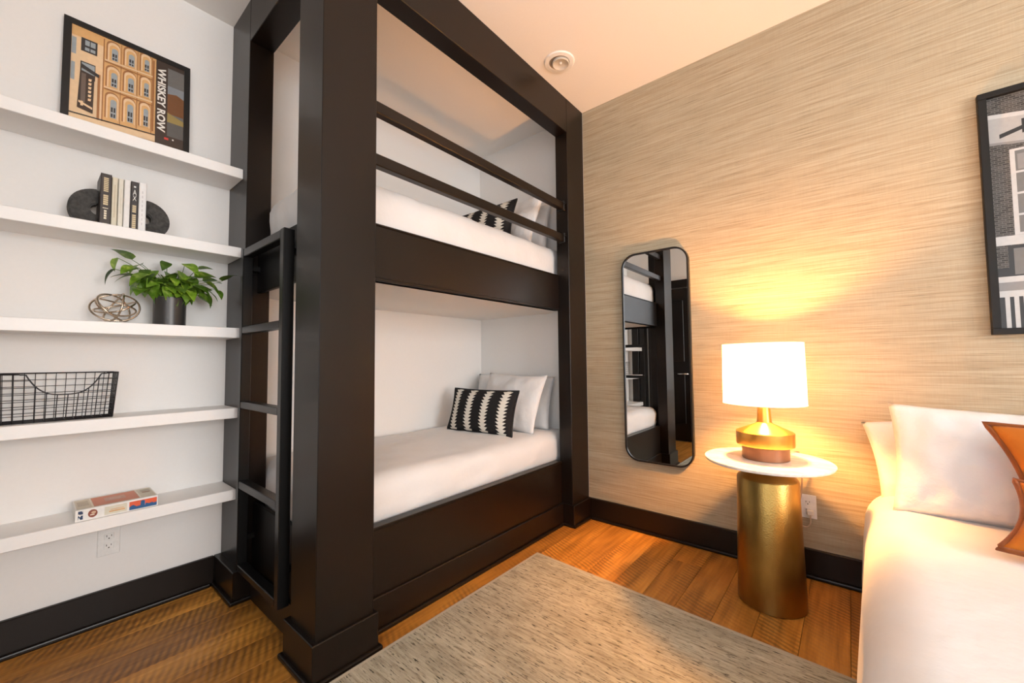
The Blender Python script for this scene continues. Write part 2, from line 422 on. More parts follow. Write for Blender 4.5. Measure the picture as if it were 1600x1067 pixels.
# dark door in the rear wall, seen in the mirror
dr = structure(box('door_1', 0.18, 0.93, YR+0.0, YR+0.03, 0.01, 2.12, M_BUNK, None, 0.003))
bm = bmesh.new()
for q in ((0.07, 0.17, 0.0, 2.24), (0.94, 1.04, 0.0, 2.24), (0.17, 0.94, 2.13, 2.24)): add_box(bm, q[0], q[1], YR, YR+0.045, q[2], q[3], 0.003)
finish('door_casing', bm, M_BUNK, dr)
for zz in ((0.25, 0.95), (1.1, 1.95)): box('door_panel', 0.29, 0.82, YR+0.028, YR+0.038, zz[0], zz[1], M_BUNK, dr, 0.006)
bm = bmesh.new(); add_tube(bm, [(0.865, YR+0.03, 0.93), (0.865, YR+0.085, 0.93)], 0.012, 12); add_tube(bm, [(0.87, YR+0.08, 0.93), (0.74, YR+0.08, 0.93)], 0.01, 12)
finish('door_handle', bm, flat((0.65, 0.63, 0.60), 0.25, 1.0), dr, True)

def baseboard(name, run):
    # run: list of (x0, x1, y0, y1, shoe box)
    bm = bmesh.new(); bs = bmesh.new()
    for b0, s0 in run:
        add_box(bm, *b0, 0.0005, HB, 0.003); add_box(bs, *s0, 0.0005, 0.02, 0.006, 2)
    o = structure(finish(name, bm, M_BUNK)); finish('shoe_moulding', bs, M_BUNK, o); return o
baseboard('baseboard_far', [((D+0.016, XR, -0.02, 0.0), (D+0.03, XR, -0.033, -0.02))])
baseboard('baseboard_left', [((0.0, 0.02, YR, -L-0.032), (0.02, 0.033, YR+0.05, -L-0.048))])
baseboard('baseboard_right', [((XR-0.02, XR, YR, -0.034), (XR-0.033, XR-0.02, YR, -0.034))])
baseboard('baseboard_rear', [((1.06, XR-0.034, YR, YR+0.02), (1.06, XR-0.034, YR+0.02, YR+0.033))])

# ------------------------------------------------------------------ built-in bunk bed
bk = root('bunk_bed', (0.54, -0.98, 0), 'tall dark brown built-in double bunk bed reaching the ceiling', 'bunk bed')
BV = 0.0025
M_ENDB = flat((0.004, 0.003, 0.0028), 0.5, 0.0, 0.0, 0.2)
YE = -L                      # face of the ladder end
cp = prism('corner_post', [(0.87, YE), (D, YE), (D, YE+PW), (0.98, YE+PW), (0.98, YE+0.112), (0.87, YE+0.112)], 0.0, H-0.001, M_BUNK, bk, BV)
box('plinth', 0.845, D+0.015, YE-0.017, YE+PW+0.014, 0.0, HB, M_BUNK, cp, 0.003)
box('shoe_moulding', 0.832, D+0.028, YE-0.032, YE+PW+0.027, 0.0, 0.02, M_BUNK, cp, 0.006, 2)
wp = box('wall_post', 0.001, 0.275, YE, YE+0.112, 0.0, H-0.001, M_BUNK, bk, BV)
box('plinth', 0.001, 0.300, YE-0.030, YE+0.10, 0.0, HB, M_BUNK, wp, 0.003)
box('shoe_moulding', 0.001, 0.313, YE-0.046, YE+0.09, 0.0, 0.02, M_BUNK, wp, 0.006, 2)
fp = box('far_post', 0.98, D, -0.227, -0.001, 0.0, H-0.001, M_BUNK, bk, BV)
box('plinth', 0.97, D+0.015, -0.236, -0.001, 0.0, HB, M_BUNK, fp, 0.003)
box('shoe_moulding', 0.99, D+0.028, -0.246, -0.03, 0.0, 0.02, M_BUNK, fp, 0.006, 2)
box('top_beam', 0.98, D-0.0005, YE+PW, -0.227, 2.752, H-0.001, M_BUNK, bk, BV)
box('end_beam', 0.275, 0.87, YE+0.0005, YE+0.112, 2.775, H-0.001, M_BUNK, bk, BV)
lr = box('lower_rail', 0.952, 0.994, YE+PW, -0.227, 0.0, 0.433, M_BUNK, bk, BV)
box('rail_cap', 0.950, 1.000, YE+PW, -0.227, 0.421, 0.434, M_BUNK, lr, 0.003)
box('baseboard', 0.994, 1.008, YE+PW, -0.227, 0.0, HB, M_BUNK, lr, 0.003)
box('shoe_moulding', 1.008, 1.020, YE+PW+0.028, -0.247, 0.0, 0.02, M_BUNK, lr, 0.006, 2)
ur = box('upper_rail', 0.952, 0.994, YE+PW, -0.227, 1.485, 1.737, M_BUNK, bk, BV)
box('rail_cap', 0.950, 0.999, YE+PW, -0.227, 1.727, 1.738, M_BUNK, ur, 0.003)
box('rail_trim', 0.950, 0.999, YE+PW, -0.227, 1.485, 1.500, M_BUNK, ur, 0.003)
box('end_board', 0.276, 0.869, YE+0.055, YE+0.075, 1.485, 1.737, M_ENDB, bk, BV)
eb = box('end_board', 0.276, 0.869, YE+0.055, YE+0.075, 0.0, 0.45, M_ENDB, bk, BV)
box('baseboard', 0.30, 0.869, YE+0.041, YE+0.055, 0.0, HB, M_BUNK, eb, 0.003)
box('upper_platform', 0.001, 0.951, YE+0.113, -0.001, 1.503, 1.525, M_UNDER, bk)
box('lower_platform', 0.001, 0.951, YE+0.113, -0.001, 0.36, 0.385, M_UNDER, bk)
for zc in (2.226, 1.995):
    g = box('guard_rail', 1.010, 1.050, YE+PW-0.002, -0.225, zc-0.026, zc+0.026, M_BUNK, bk, 0.004)
    bm = bmesh.new(); add_box(bm, 1.004, 1.056, -0.240, -0.226, zc-0.034, zc+0.034, 0.003); add_tube(bm, [(1.056, -0.236, zc+0.012), (1.066, -0.236, zc+0.012)], 0.006, 10)
    finish('bracket', bm, M_BLACK, g)

# ladder at the end of the bunk
ld = root('bunk_ladder', (0.54, YE-0.0, 0.0), 'black metal ladder with square rungs fixed at the bunk end beside the shelves', 'ladder')
LY0, LY1 = -1.976, -1.932
M_LAD = flat((0.006, 0.0055, 0.0052), 0.33, 0.0, 0.0, 0.35)
box('stile', 0.282, 0.318, LY0, LY1, 0.160, 1.690, M_LAD, ld, 0.003)
box('stile', 0.762, 0.800, LY0, LY1, 0.160, 1.690, M_LAD, ld, 0.003)
for z0, z1 in ((1.650, 1.688), (1.275, 1.308), (0.918, 0.950), (0.540, 0.575), (0.160, 0.190)):
    box('rung', 0.318, 0.762, LY0+0.001, LY1-0.001, z0, z1, M_LAD, ld, 0.003)
for xx in (0.30, 0.781):
    for zz in (1.60, 0.30): box('mounting_bolt', xx-0.012, xx+0.012, LY1, YE+0.055, zz-0.012, zz+0.012, M_LAD, ld)

# ------------------------------------------------------------------ soft furnishings
def rounded_box_bm(x0, x1, y0, y1, z0, z1, r, n=(24, 44, 8), fn=None):
    bm = bmesh.new(); cache = {}
    dx, dy, dz = x1-x0, y1-y0, z1-z0
    def vert(i, j, k_):
        key = (i, j, k_)
        if key in cache: return cache[key]
        p = Vector((x0+dx*i/n[0], y0+dy*j/n[1], z0+dz*k_/n[2]))
        c = Vector((min(max(p.x, x0+r), x1-r), min(max(p.y, y0+r), y1-r), min(max(p.z, z0+min(r, dz/2)), z1-min(r, dz/2))))
        d = p-c
        if d.length > 1e-9:
            mx = max(abs(d.x), abs(d.y), abs(d.z)); d = d.normalized()*mx
        p = c+d
        if fn: p = fn(p)
        cache[key] = bm.verts.new(p); return cache[key]
    I, J, K = n
    for i in range(I):
        for j in range(J):
            bm.faces.new((vert(i, j, K), vert(i+1, j, K), vert(i+1, j+1, K), vert(i, j+1, K)))
            bm.faces.new((vert(i, j, 0), vert(i, j+1, 0), vert(i+1, j+1, 0), vert(i+1, j, 0)))
    for i in range(I):
        for k_ in range(K):
            bm.faces.new((vert(i, 0, k_), vert(i+1, 0, k_), vert(i+1, 0, k_+1), vert(i, 0, k_+1)))
            bm.faces.new((vert(i, J, k_), vert(i, J, k_+1), vert(i+1, J, k_+1), vert(i+1, J, k_)))
    for j in range(J):
        for k_ in range(K):
            bm.faces.new((vert(0, j, k_), vert(0, j, k_+1), vert(0, j+1, k_+1), vert(0, j+1, k_)))
            bm.faces.new((vert(I, j, k_), vert(I, j+1, k_), vert(I, j+1, k_+1), vert(I, j, k_+1)))
    return bm
def bunk_duvet(z0, z1, seed, label):
    def fn(p):
        q = Vector((p.x*3.2, p.y*2.6, p.z*3+seed))
        a = noise.noise(q)*0.014 + noise.noise(q*3.1)*0.005
        top = max(0.0, min(1.0, (p.z-z0-0.05)/(z1-z0-0.05)))
        p = p.copy(); p.z += a*top
        if p.x > 0.9 and p.z > z0+0.08: p.x += 0.012*noise.noise(Vector((p.y*5, p.z*7, seed))) + 0.006*noise.noise(Vector((p.y*22, p.z*9, seed)))
        if p.y < YE+0.2 and 0.3 < p.x < 0.85 and p.z > z1-0.24:
            s = min(1.0, (p.x-0.3)/0.05, (0.85-p.x)/0.05); hb = min(1.0, max(0.0, (p.z-z1+0.24)/0.06)); p.y -= (0.034*hb + 0.012*noise.noise(q*5)*hb)*s
        return p
    bm = rounded_box_bm(0.012, 0.946, YE+0.1135, -0.008, z0, z1, 0.085, (30, 56, 10), fn)
    o = finish('duvet', bm, M_LINEN, None, True)
    return tag(o, label, 'duvet', 'duvets on the two bunks')
bunk_duvet(0.386, 0.622, 3.0, 'white duvet spread over the lower bunk')
bunk_duvet(1.526, 1.965, 11.0, 'white duvet spread over the upper bunk')

def pillow_bm(w_, h_, t_, pinch=0.07, seed=0.0, wr=0.012, nx=30, ny=22, p=2.4):
    bm = bmesh.new(); uvl = bm.loops.layers.uv.new('UVMap'); top, bot, uvs = {}, {}, {}
    for i in range(nx+1):
        for j in range(ny+1):
            u, v = -1+2*i/nx, -1+2*j/ny
            u = math.copysign(abs(u)**0.85, u); v = math.copysign(abs(v)**0.85, v)
            X = w_/2*u*(1-pinch*(1-v*v)); Y = h_/2*v*(1-pinch*(1-u*u))
            th = t_/2*((1-abs(u)**p)*(1-abs(v)**p))**0.55
            e = (1-abs(u)**6)*(1-abs(v)**6)
            edge = i in (0, nx) or j in (0, ny)
            uv = ((u+1)/2, (v+1)/2)
            q = Vector((X*6, Y*6, seed))
            z1_ = th + wr*noise.noise(q)*e + 0.5*wr*noise.noise(q*2.7)*e
            z0_ = -th + wr*noise.noise(q+Vector((7, 3, 9)))*e
            if edge:
                zz = 0.25*wr*noise.noise(q*1.5)
                vtx = bm.verts.new((X, Y, zz)); top[i, j] = bot[i, j] = vtx
            else:
                top[i, j] = bm.verts.new((X, Y, z1_)); bot[i, j] = bm.verts.new((X, Y, z0_))
            uvs[i, j] = uv
    for i in range(nx):
        for j in range(ny):
            ks = [(i, j), (i+1, j), (i+1, j+1), (i, j+1)]
            for d, rev in ((top, False), (bot, True)):
                kk = list(reversed(ks)) if rev else ks
                f = bm.faces.new([d[q] for q in kk]); f.smooth = True
                for lp, q in zip(f.loops, kk): lp[uvl].uv = uvs[q]
    return bm
def border_pts(w_, h_, pinch, n=28, out=0.0):
    pts = []
    def P(u, v):
        return Vector(((w_/2+out)*u*(1-pinch*(1-v*v)), (h_/2+out)*v*(1-pinch*(1-u*u)), 0))
    for i in range(n): pts.append(P(-1+2*i/n, -1))
    for i in range(n): pts.append(P(1, -1+2*i/n))
    for i in range(n): pts.append(P(1-2*i/n, 1))
    for i in range(n): pts.append(P(-1, 1-2*i/n))
    return pts
def pillow(name, mat, size, loc, lean, yaw, roll, label, cat, group=None, pinch=0.07, seed=0.0, wr=0.012, piping=None, **kw):
    """stands upright in the XZ plane, leans back towards +Y by `lean`"""
    w_, h_, t_ = size
    bm = pillow_bm(w_, h_, t_, pinch, seed, wr, **kw)
    me = bpy.data.meshes.new(name); bm.to_mesh(me); bm.free(); me.materials.append(mat)
    o = bpy.data.objects.new(name, me); COL.objects.link(o)
    o.matrix_world = Matrix.Translation(loc) @ Matrix.Rotation(yaw, 4, 'Z') @ Matrix.Rotation(PI/2-lean, 4, 'X') @ Matrix.Rotation(roll, 4, 'Z')
    tag(o, label, cat, group)
    if piping:
        pm, pr = piping; bp = bmesh.new(); add_tube(bp, border_pts(w_, h_, pinch), pr, 6, True)
        m2 = bpy.data.meshes.new('piping'); bp.to_mesh(m2); bp.free(); m2.materials.append(pm)
        for f in m2.polygons: f.use_smooth = True
        c = bpy.data.objects.new('piping', m2); COL.objects.link(c); c.parent = o
    return o
R_ = math.radians
M_PIPE = flat((0.012, 0.011, 0.011), 0.8)
for zt, word, sd in ((0.622, 'lower', 1.0), (1.965, 'upper', 5.0)):
    pillow('pillow', M_CASE, (0.80, 0.40, 0.13), (0.445, -0.115, zt+0.196), R_(12), 0, R_(-1), 'white pillow standing against the end wall of the %s bunk' % word, 'pillow', 'white pillows on the bunks', 0.05, sd, 0.02)
    pillow('pillow', M_CASE, (0.60, 0.44, 0.13), (0.575, -0.285, zt+0.204), R_(22), R_(-3), R_(-1), 'white pillow between the back pillow and the black cushion on the %s bunk' % word, 'pillow', 'white pillows on the bunks', 0.06, sd+2.2, 0.022)
    pillow('lumbar_cushion', M_FEATHER, (0.62, 0.315, 0.13), (0.505, -0.52, zt+0.150), R_(16), R_(2), R_(0), 'black lumbar cushion with white feather stripes on the %s bunk' % word, 'cushion', 'feather striped cushions', 0.05, sd+4.1, 0.006, (M_PIPE, 0.006))

# bed in the right foreground
bd = root('bed', (3.36, -1.05, 0), 'large bed with a white duvet in the right foreground', 'bed')
box('bed_base', 2.74, 4.08, -2.0, -0.06, 0.0, 0.28, flat((0.10, 0.07, 0.05), 0.8), bd, 0.01)
def bedfn(p):
    q = Vector((p.x*2.2, p.y*2.0, p.z*2.5+4))
    p = p.copy(); t = max(0.0, min(1.0, (0.56-p.z)/0.5))
    a = noise.noise(q)*0.018
    if p.z > 0.4: p.z += a
    if p.x < 3.0:
        p.x += -0.035*t + 0.030*p.y + 0.022*noise.noise(Vector((p.y*3.2, p.z*1.2, 2)))*t
    if p.x > 3.7: p.x += 0.04*t
    if p.y < -1.7: p.y -= 0.04*t
    return p
bm = rounded_box_bm(2.605, 4.12, -2.10, -0.03, 0.05, 0.535, 0.12, (40, 50, 14), bedfn)
finish('duvet', bm, M_LINEN, bd, True)
pillow('pillow', M_CASE, (0.68, 0.36, 0.13), (2.955, -0.112, 0.700), R_(14), R_(3), R_(8), 'white pillow behind, poking out lower at the left end of the bed', 'pillow', 'white pillows on the bed', 0.05, 21.0, 0.038)
pillow('pillow', M_CASE, (0.74, 0.44, 0.15), (3.045, -0.322, 0.717), R_(22), R_(2), R_(-2), 'white pillow standing in front at the head of the bed beside the lamp', 'pillow', 'white pillows on the bed', 0.05, 25.0, 0.038)
pillow('pillow', M_CASE, (0.70, 0.42, 0.17), (3.74, -0.26, 0.715), R_(20), R_(-2), 0, 'white pillow on the far side of the bed', 'pillow', 'white pillows on the bed', 0.05, 28.0, 0.03)
pillow('cushion', M_ORANGE, (0.56, 0.44, 0.15), (3.228, -0.505, 0.725), R_(20), R_(-2), R_(8), 'rust orange velvet cushion leaning on the white bed pillows', 'cushion', None, 0.16, 31.0, 0.014, (M_FRINGE, 0.008))
pillow('cushion', M_ORANGE, (0.44, 0.31, 0.12), (3.133, -0.70, 0.612), R_(58), R_(-3), R_(-14), 'small rust orange cushion lying in front on the bed', 'cushion', None, 0.15, 35.0, 0.014, (M_FRINGE, 0.008))

# ------------------------------------------------------------------ rug
rg = root('rug', (2.2, -1.7, 0), 'flat-woven beige rug flecked with dark threads on the floor', 'rug')
RC = [(1.116, -2.75), (2.72, -2.75), (2.72, -0.757), (1.112, -0.682)]
def inset(pts, d):
    c = Vector((sum(p[0] for p in pts)/4, sum(p[1] for p in pts)/4))
    return [(p[0]+(d if p[0] < c.x else -d), p[1]+(d if p[1] < c.y else -d)) for p in pts]
RI = inset(RC, 0.014)
bm = bmesh.new(); add_prism(bm, RI, 0.001, 0.009); finish('woven_field', bm, M_RUG, rg)
bm = bmesh.new()
loop = RC+[RC[0]]
for i in range(4):
    a, b_ = RC[i], RC[(i+1) % 4]; c, d = RI[(i+1) % 4], RI[i]
    vs2 = [bm.verts.new((q[0], q[1], z)) for z in (0.001, 0.0095) for q in (a, b_, c, d)]
    for f in ((4, 5, 6, 7), (0, 3, 2, 1), (0, 1, 5, 4), (2, 3, 7, 6), (1, 2, 6, 5), (3, 0, 4, 7)): bm.faces.new([vs2[q] for q in f])
finish('binding', bm, flat((0.42, 0.37, 0.29), 0.9), rg)

# ------------------------------------------------------------------ shelves
SD = 0.217
SHELF_Z = [2.122, 1.716, 1.309, 0.912, 0.514]
WORDS = ['topmost white floating shelf, carrying the framed poster', 'white floating shelf carrying the books and stone bookends', 'white floating shelf carrying the potted plant', 'white floating shelf carrying the black wire basket', 'lowest white floating shelf, carrying the game box']
for zt, lb in zip(SHELF_Z, WORDS):
    o = box('floating_shelf', 0.0005, SD, YR+0.002, YE-0.0005, zt-0.05, zt, M_SHELF, None, 0.002)
    tag(o, lb, 'shelf', 'floating shelves')

# ------------------------------------------------------------------ flat artwork helper: polygons in (u, v) on a plane
def art(name, parent, origin, du, dv, dn, items, eps=0.00025, coat=0.0, rough=0.5):
    bm = bmesh.new(); mats = []; idx = {}
    o_, du, dv, dn = Vector(origin), Vector(du), Vector(dv), Vector(dn)
    for n_, (c, poly) in enumerate(items):
        mt = c if isinstance(c, bpy.types.Material) else flat(c, rough, 0.0, coat)
        if mt.name not in idx: idx[mt.name] = len(mats); mats.append(mt)
        f = bm.faces.new([bm.verts.new(o_+du*p[0]+dv*p[1]+dn*(eps*n_)) for p in poly])
        f.normal_update()
        if f.normal.dot(dn) < 0: f.normal_flip()
        f.material_index = idx[mt.name]
    return finish(name, bm, mats, parent)
def rect(x0, y0, x1, y1): return [(x0, y0), (x1, y0), (x1, y1), (x0, y1)]
def arch(x0, y0, x1, y1, n=8):
    r = (x1-x0)/2; cx_ = (x0+x1)/2; ry = min(r*1.0*0.9, (y1-y0)*0.4)
    return [(x0, y0), (x1, y0)]+[(cx_+r*math.cos(PI*i/n), y1-ry+ry*math.sin(PI*i/n)) for i in range(n+1)]
def text_mesh(txt, size, bold=0.0, shear=0.0):
    cu = bpy.data.curves.new('lettering', 'FONT'); cu.body = txt; cu.size = size; cu.offset = bold; cu.shear = shear
    cu.align_x = 'CENTER'; cu.align_y = 'CENTER'; cu.resolution_u = 3
    ob = bpy.data.objects.new('lettering', cu); COL.objects.link(ob)
    dg = bpy.context.evaluated_depsgraph_get(); me = bpy.data.meshes.new_from_object(ob.evaluated_get(dg))
    bpy.data.objects.remove(ob); bpy.data.curves.remove(cu); return me
def lettering(name, parent, txt, size, origin, du, dv, mat, bold=0.0, fit=None, shear=0.0):
    """flat letters: text x axis along du, text up along dv; fit=(length,height)"""
    me = text_mesh(txt, size, bold, shear); du, dv = Vector(du).normalized(), Vector(dv).normalized()
    xs = [v.co.x for v in me.vertices]; ys = [v.co.y for v in me.vertices]
    cx_, cy_ = (min(xs)+max(xs))/2, (min(ys)+max(ys))/2
    sx = fit[0]/(max(xs)-min(xs)) if fit else 1; sy = fit[1]/(max(ys)-min(ys)) if fit else 1
    base = BASE.get(parent.name, Vector((0, 0, 0)))
    for v in me.vertices: v.co = Vector(origin)+du*((v.co.x-cx_)*sx)+dv*((v.co.y-cy_)*sy)-base
    me.materials.clear(); me.materials.append(mat); me.name = name
    o = bpy.data.objects.new(name, me); COL.objects.link(o); o.parent = parent; BASE[o.name] = base; return o

# ------------------------------------------------------------------ framed poster on the top shelf (leans on the wall)
ZT = SHELF_Z[0]
pf = root('framed_poster', (0.05, -2.36, ZT), 'black framed poster of an old arched-window building leaning on the top shelf', 'picture')
PY0, PY1, PZ0, PZ1 = -2.577, -2.143, ZT+0.001, 2.643
def lean_pt(y, z, d=0.0):   # poster plane leans back
    s = (z-PZ0)/(PZ1-PZ0); return Vector((0.052-0.030*s+d, y, z))
bm = bmesh.new(); fw = 0.024
def frame_bar(bm, a, b_, c, d, dep=0.022):
    pts = [lean_pt(*q) for q in (a, b_, c, d)]
    v0 = [bm.verts.new(p) for p in pts]; v1 = [bm.verts.new(p+Vector((-dep, 0, 0))) for p in pts]
    bm.faces.new(v0); bm.faces.new(list(reversed(v1)))
    for i in range(4): bm.faces.new((v0[i], v1[i], v1[(i+1) % 4], v0[(i+1) % 4]))
for side in range(4):
    bm = bmesh.new()
    o4 = [(PY0, PZ0), (PY1, PZ0), (PY1, PZ1), (PY0, PZ1)]; i4 = [(PY0+fw, PZ0+fw), (PY1-fw, PZ0+fw), (PY1-fw, PZ1-fw), (PY0+fw, PZ1-fw)]
    j = (side+1) % 4
    frame_bar(bm, o4[side], o4[j], i4[j], i4[side])
    bmesh.ops.recalc_face_normals(bm, faces=bm.faces)
    finish('frame_bar', bm, flat((0.010, 0.009, 0.009), 0.3), pf)
# print: u,v as measured (y = -2.56 + .40u, z = 2.15 + .48v)
O = lean_pt(-2.56, 2.15, -0.008)
dvv = lean_pt(-2.56, 2.63, -0.008)-O; duu = Vector((0, 0.40, 0)); dnn = Vector((1, 0, 0))
PE, PL, PD = (0.70, 0.40, 0.16), (0.78, 0.55, 0.33), (0.36, 0.15, 0.05)
GL, DK, BRN = (0.32, 0.36, 0.38), (0.035, 0.030, 0.030), (0.045, 0.026, 0.018)
it = [(PE, rect(0.0, -0.02, 1.0, 0.98)), (PL, rect(0.0, 0.05, 0.27, 0.88))]
it += [(GL, rect(0.02, 0.70, 0.055, 0.86)), (GL, rect(0.02, 0.45, 0.05, 0.62)), (DK, rect(0.09, 0.755, 0.215, 0.885)), (GL, rect(0.12, 0.77, 0.20, 0.80)), (GL, rect(0.12, 0.82, 0.20, 0.87)), (DK, rect(0.155, 0.77, 0.162, 0.87)),
       (DK, rect(0.09, 0.50, 0.205, 0.655)), (GL, rect(0.10, 0.515, 0.20, 0.645))]
it += [(PD, rect(0.262, 0.14, 0.272, 0.96))]
for ci, (u0, u1) in enumerate(((0.285, 0.40), (0.425, 0.54), (0.565, 0.67))):
    for (v0, v1) in ((0.19, 0.455), (0.50, 0.725), (0.765, 0.97)):
        v1 = v1+0.012*ci; v0 = v0+0.012*ci
        it += [(PD, arch(u0, v0, u1, v1)), (PL, arch(u0+0.012, v0, u1-0.002, v1-0.015)), (PE, arch(u0+0.026, v0, u1-0.012, v1-0.04)), (GL, arch(u0+0.045, v0+0.012, u1-0.018, v1-0.07))]
        um = (u0+u1)/2+0.012; hh = v1-0.07-v0
        it += [(DK, rect(um-0.018, v0+0.02, um-0.003, v0+hh*0.28)), (DK, rect(um+0.004, v0+0.02, um+0.018, v0+hh*0.28)), (DK, rect(um-0.018, v0+hh*0.36, um-0.003, v0+hh*0.6)), (DK, rect(um+0.004, v0+hh*0.36, um+0.018, v0+hh*0.6))]
    it += [(PD, rect(u1+0.006, 0.16, u1+0.012, 0.97))]
for v0 in (0.475, 0.745): it += [(PD, rect(0.275, v0-0.012, 0.70, v0-0.002)), (PL, [(0.275, v0), (0.70, v0+0.02), (0.70, v0+0.035), (0.275, v0+0.015)])]
it += [(PD, rect(0.685, 0.2, 0.70, 0.95))]
# hanging sign
it += [(PD, rect(0.225, 0.12, 0.245, 0.58)), (BRN, [(0.075, 0.20), (0.195, 0.18), (0.20, 0.545), (0.09, 0.565)]), (DK, [(0.09, 0.63), (0.235, 0.575), (0.235, 0.545), (0.09, 0.59)]), ((0.14, 0.10, 0.08), rect(0.10, 0.26, 0.135, 0.54))]
for i in range(6): it += [(PL, [(0.155, 0.29+i*0.038), (0.175, 0.29+i*0.038), (0.18, 0.315+i*0.038), (0.155, 0.312+i*0.038)])]
it += [(PL, [(0.085, 0.25), (0.19, 0.215), (0.19, 0.235), (0.085, 0.27)]), (PL, rect(0.10, 0.225, 0.12, 0.27))]
it += [(DK, [(0.0, 0.13), (0.72, 0.165), (0.72, 0.175), (0.0, 0.14)]), (PL, [(0.0, 0.07), (0.72, 0.10), (0.72, 0.16), (0.0, 0.125)]), (BRN, [(0.0, 0.0), (0.72, 0.0), (0.72, 0.09), (0.0, 0.065)])]
# dark banner with landscape
it += [(BRN, rect(0.715, -0.02, 1.0, 0.98)), ((0.14, 0.135, 0.13), rect(0.825, 0.20, 0.985, 0.93)), ((0.22, 0.24, 0.26), rect(0.825, 0.64, 0.985, 0.74)), ((0.17, 0.065, 0.02), [(0.825, 0.44), (0.985, 0.44), (0.985, 0.64), (0.91, 0.67), (0.825, 0.65)]),
       ((0.30, 0.22, 0.07), [(0.825, 0.34), (0.985, 0.34), (0.985, 0.40), (0.825, 0.45)]), ((0.10, 0.095, 0.09), rect(0.825, 0.2, 0.985, 0.35))]
it += [((0.55, 0.04, 0.03), rect(0.80, 0.155, 0.84, 0.178)), ((0.75, 0.7, 0.65), rect(0.875, 0.165, 0.89, 0.18))]
art('poster_print', pf, O, duu, dvv, dnn, it, 0.00004, 0.35, 0.35)
c_ = O+duu*0.768+dvv*0.560+dnn*0.0065
lettering('lettering', pf, 'WHISKEY ROW', 0.05, c_, -dvv, duu, flat((0.80, 0.76, 0.70), 0.5), 0.0016, (0.325, 0.031))

# ------------------------------------------------------------------ books and bookends
ZB = SHELF_Z[1]
def bookend(y_flat, sgn, label):
    """half of a thick stone ring, flat cut against the books"""
    bm = bmesh.new(); R1, R0, cz = 0.088, 0.022, ZB+0.076; n = 20; X0, X1 = 0.075, 0.125
    ring = []
    a0 = [PI/2+PI*i/n for i in range(n+1)]        # outward half (sgn -1 : towards -y)
    out = [(y_flat+sgn*(-1)*R1*math.cos(a), max(cz+R1*math.sin(a), ZB+0.0005)) for a in a0]
    inn = [(y_flat+sgn*(-1)*R0*math.cos(a), cz+R0*math.sin(a)) for a in a0]
    for X in (X0, X1):
        ring.append(([bm.verts.new((X, *p)) for p in out], [bm.verts.new((X, *p)) for p in inn]))
    (o0, i0), (o1, i1) = ring
    for q in range(n):
        bm.faces.new((o1[q], o1[q+1], i1[q+1], i1[q])); bm.faces.new((o0[q], i0[q], i0[q+1], o0[q+1]))
        bm.faces.new((o0[q], o0[q+1], o1[q+1], o1[q])); bm.faces.new((i0[q], i1[q], i1[q+1], i0[q+1]))
    for q in (0, n): bm.faces.new((o0[q], i0[q], i1[q], o1[q]))
    bmesh.ops.recalc_face_normals(bm, faces=bm.faces)
    bmesh.ops.bevel(bm, geom=[e for e in bm.edges if e.calc_face_angle(0) > 0.9], offset=0.005, segments=2, affect='EDGES')
    o = finish('bookend', bm, M_STONE); return tag(o, label, 'bookend', 'half-ring stone bookends')
bookend(-2.460, -1, 'charcoal stone half-ring bookend beside the dark brown book')
bookend(-2.310, 1, 'charcoal stone half-ring bookend beside the white book, nearer the bunk')
GOLD, CREAM = (0.62, 0.50, 0.30), (0.74, 0.68, 0.55)
def book(y0, y1, h, cover, pages, label, dx=0.0, spine=None, letters=()):
    r_ = root('book', (0.09, (y0+y1)/2, ZB), label, 'book', 'books between the stone bookends')
    X1, X0 = 0.168+dx, 0.035; y0 += 0.0006; y1 -= 0.0006
    bm = bmesh.new(); t = 0.0022
    add_box(bm, X0, X1, y0, y0+t, ZB+0.0005, ZB+h, 0.0006); add_box(bm, X0, X1, y1-t, y1, ZB+0.0005, ZB+h, 0.0006)
    add_box(bm, X1-t, X1, y0, y1, ZB+0.0005, ZB+h, 0.0009)
    finish('cover', bm, cover, r_)
    box('page_block', X0+0.003, X1-t, y0+t, y1-t, ZB+0.003, ZB+h-0.003, pages, r_)
    items = []
    for c, a, b_, z0, z1 in letters: items.append((c, rect(a, z0, b_, z1)))
    if items: art('spine_print', r_, (X1+0.0003, y0, ZB), (0, y1-y0, 0), (0, 0, h), (1, 0, 0), items, 0.00012)['kind'] = 'stuff'
    return r_, X1, y0, y1
PG = flat((0.62, 0.56, 0.45), 0.9)
ML = [(GOLD, 0.28, 0.72, 0.90-0.035*i, 0.925-0.035*i) for i in range(8)]+[(GOLD, 0.28, 0.72, 0.40+0.04*i, 0.432+0.04*i) for i in range(5)]+[((0.75, 0.66, 0.5), 0.38, 0.62, 0.13+0.045*i, 0.165+0.045*i) for i in range(4)]+[((0.75, 0.66, 0.5), 0.25, 0.75, 0.33, 0.345), ((0.75, 0.66, 0.5), 0.3, 0.7, 0.03, 0.05)]
book(-2.4590, -2.4245, 0.224, flat((0.030, 0.018, 0.013), 0.5), PG, 'thick dark brown book with gold spine lettering', 0.004, letters=ML)
book(-2.4240, -2.4050, 0.219, flat((0.70, 0.64, 0.50), 0.7), PG, 'cream book next to the dark brown book', letters=[((0.55, 0.47, 0.32), 0.4, 0.6, 0.2, 0.85)])
book(-2.4045, -2.3870, 0.219, flat((0.74, 0.70, 0.60), 0.7), PG, 'pale cream book, third in the row', letters=[((0.62, 0.56, 0.43), 0.44, 0.56, 0.3, 0.8)])
book(-2.3865, -2.3655, 0.221, flat((0.80, 0.78, 0.75), 0.6), PG, 'plain white book left of the black-spined book')
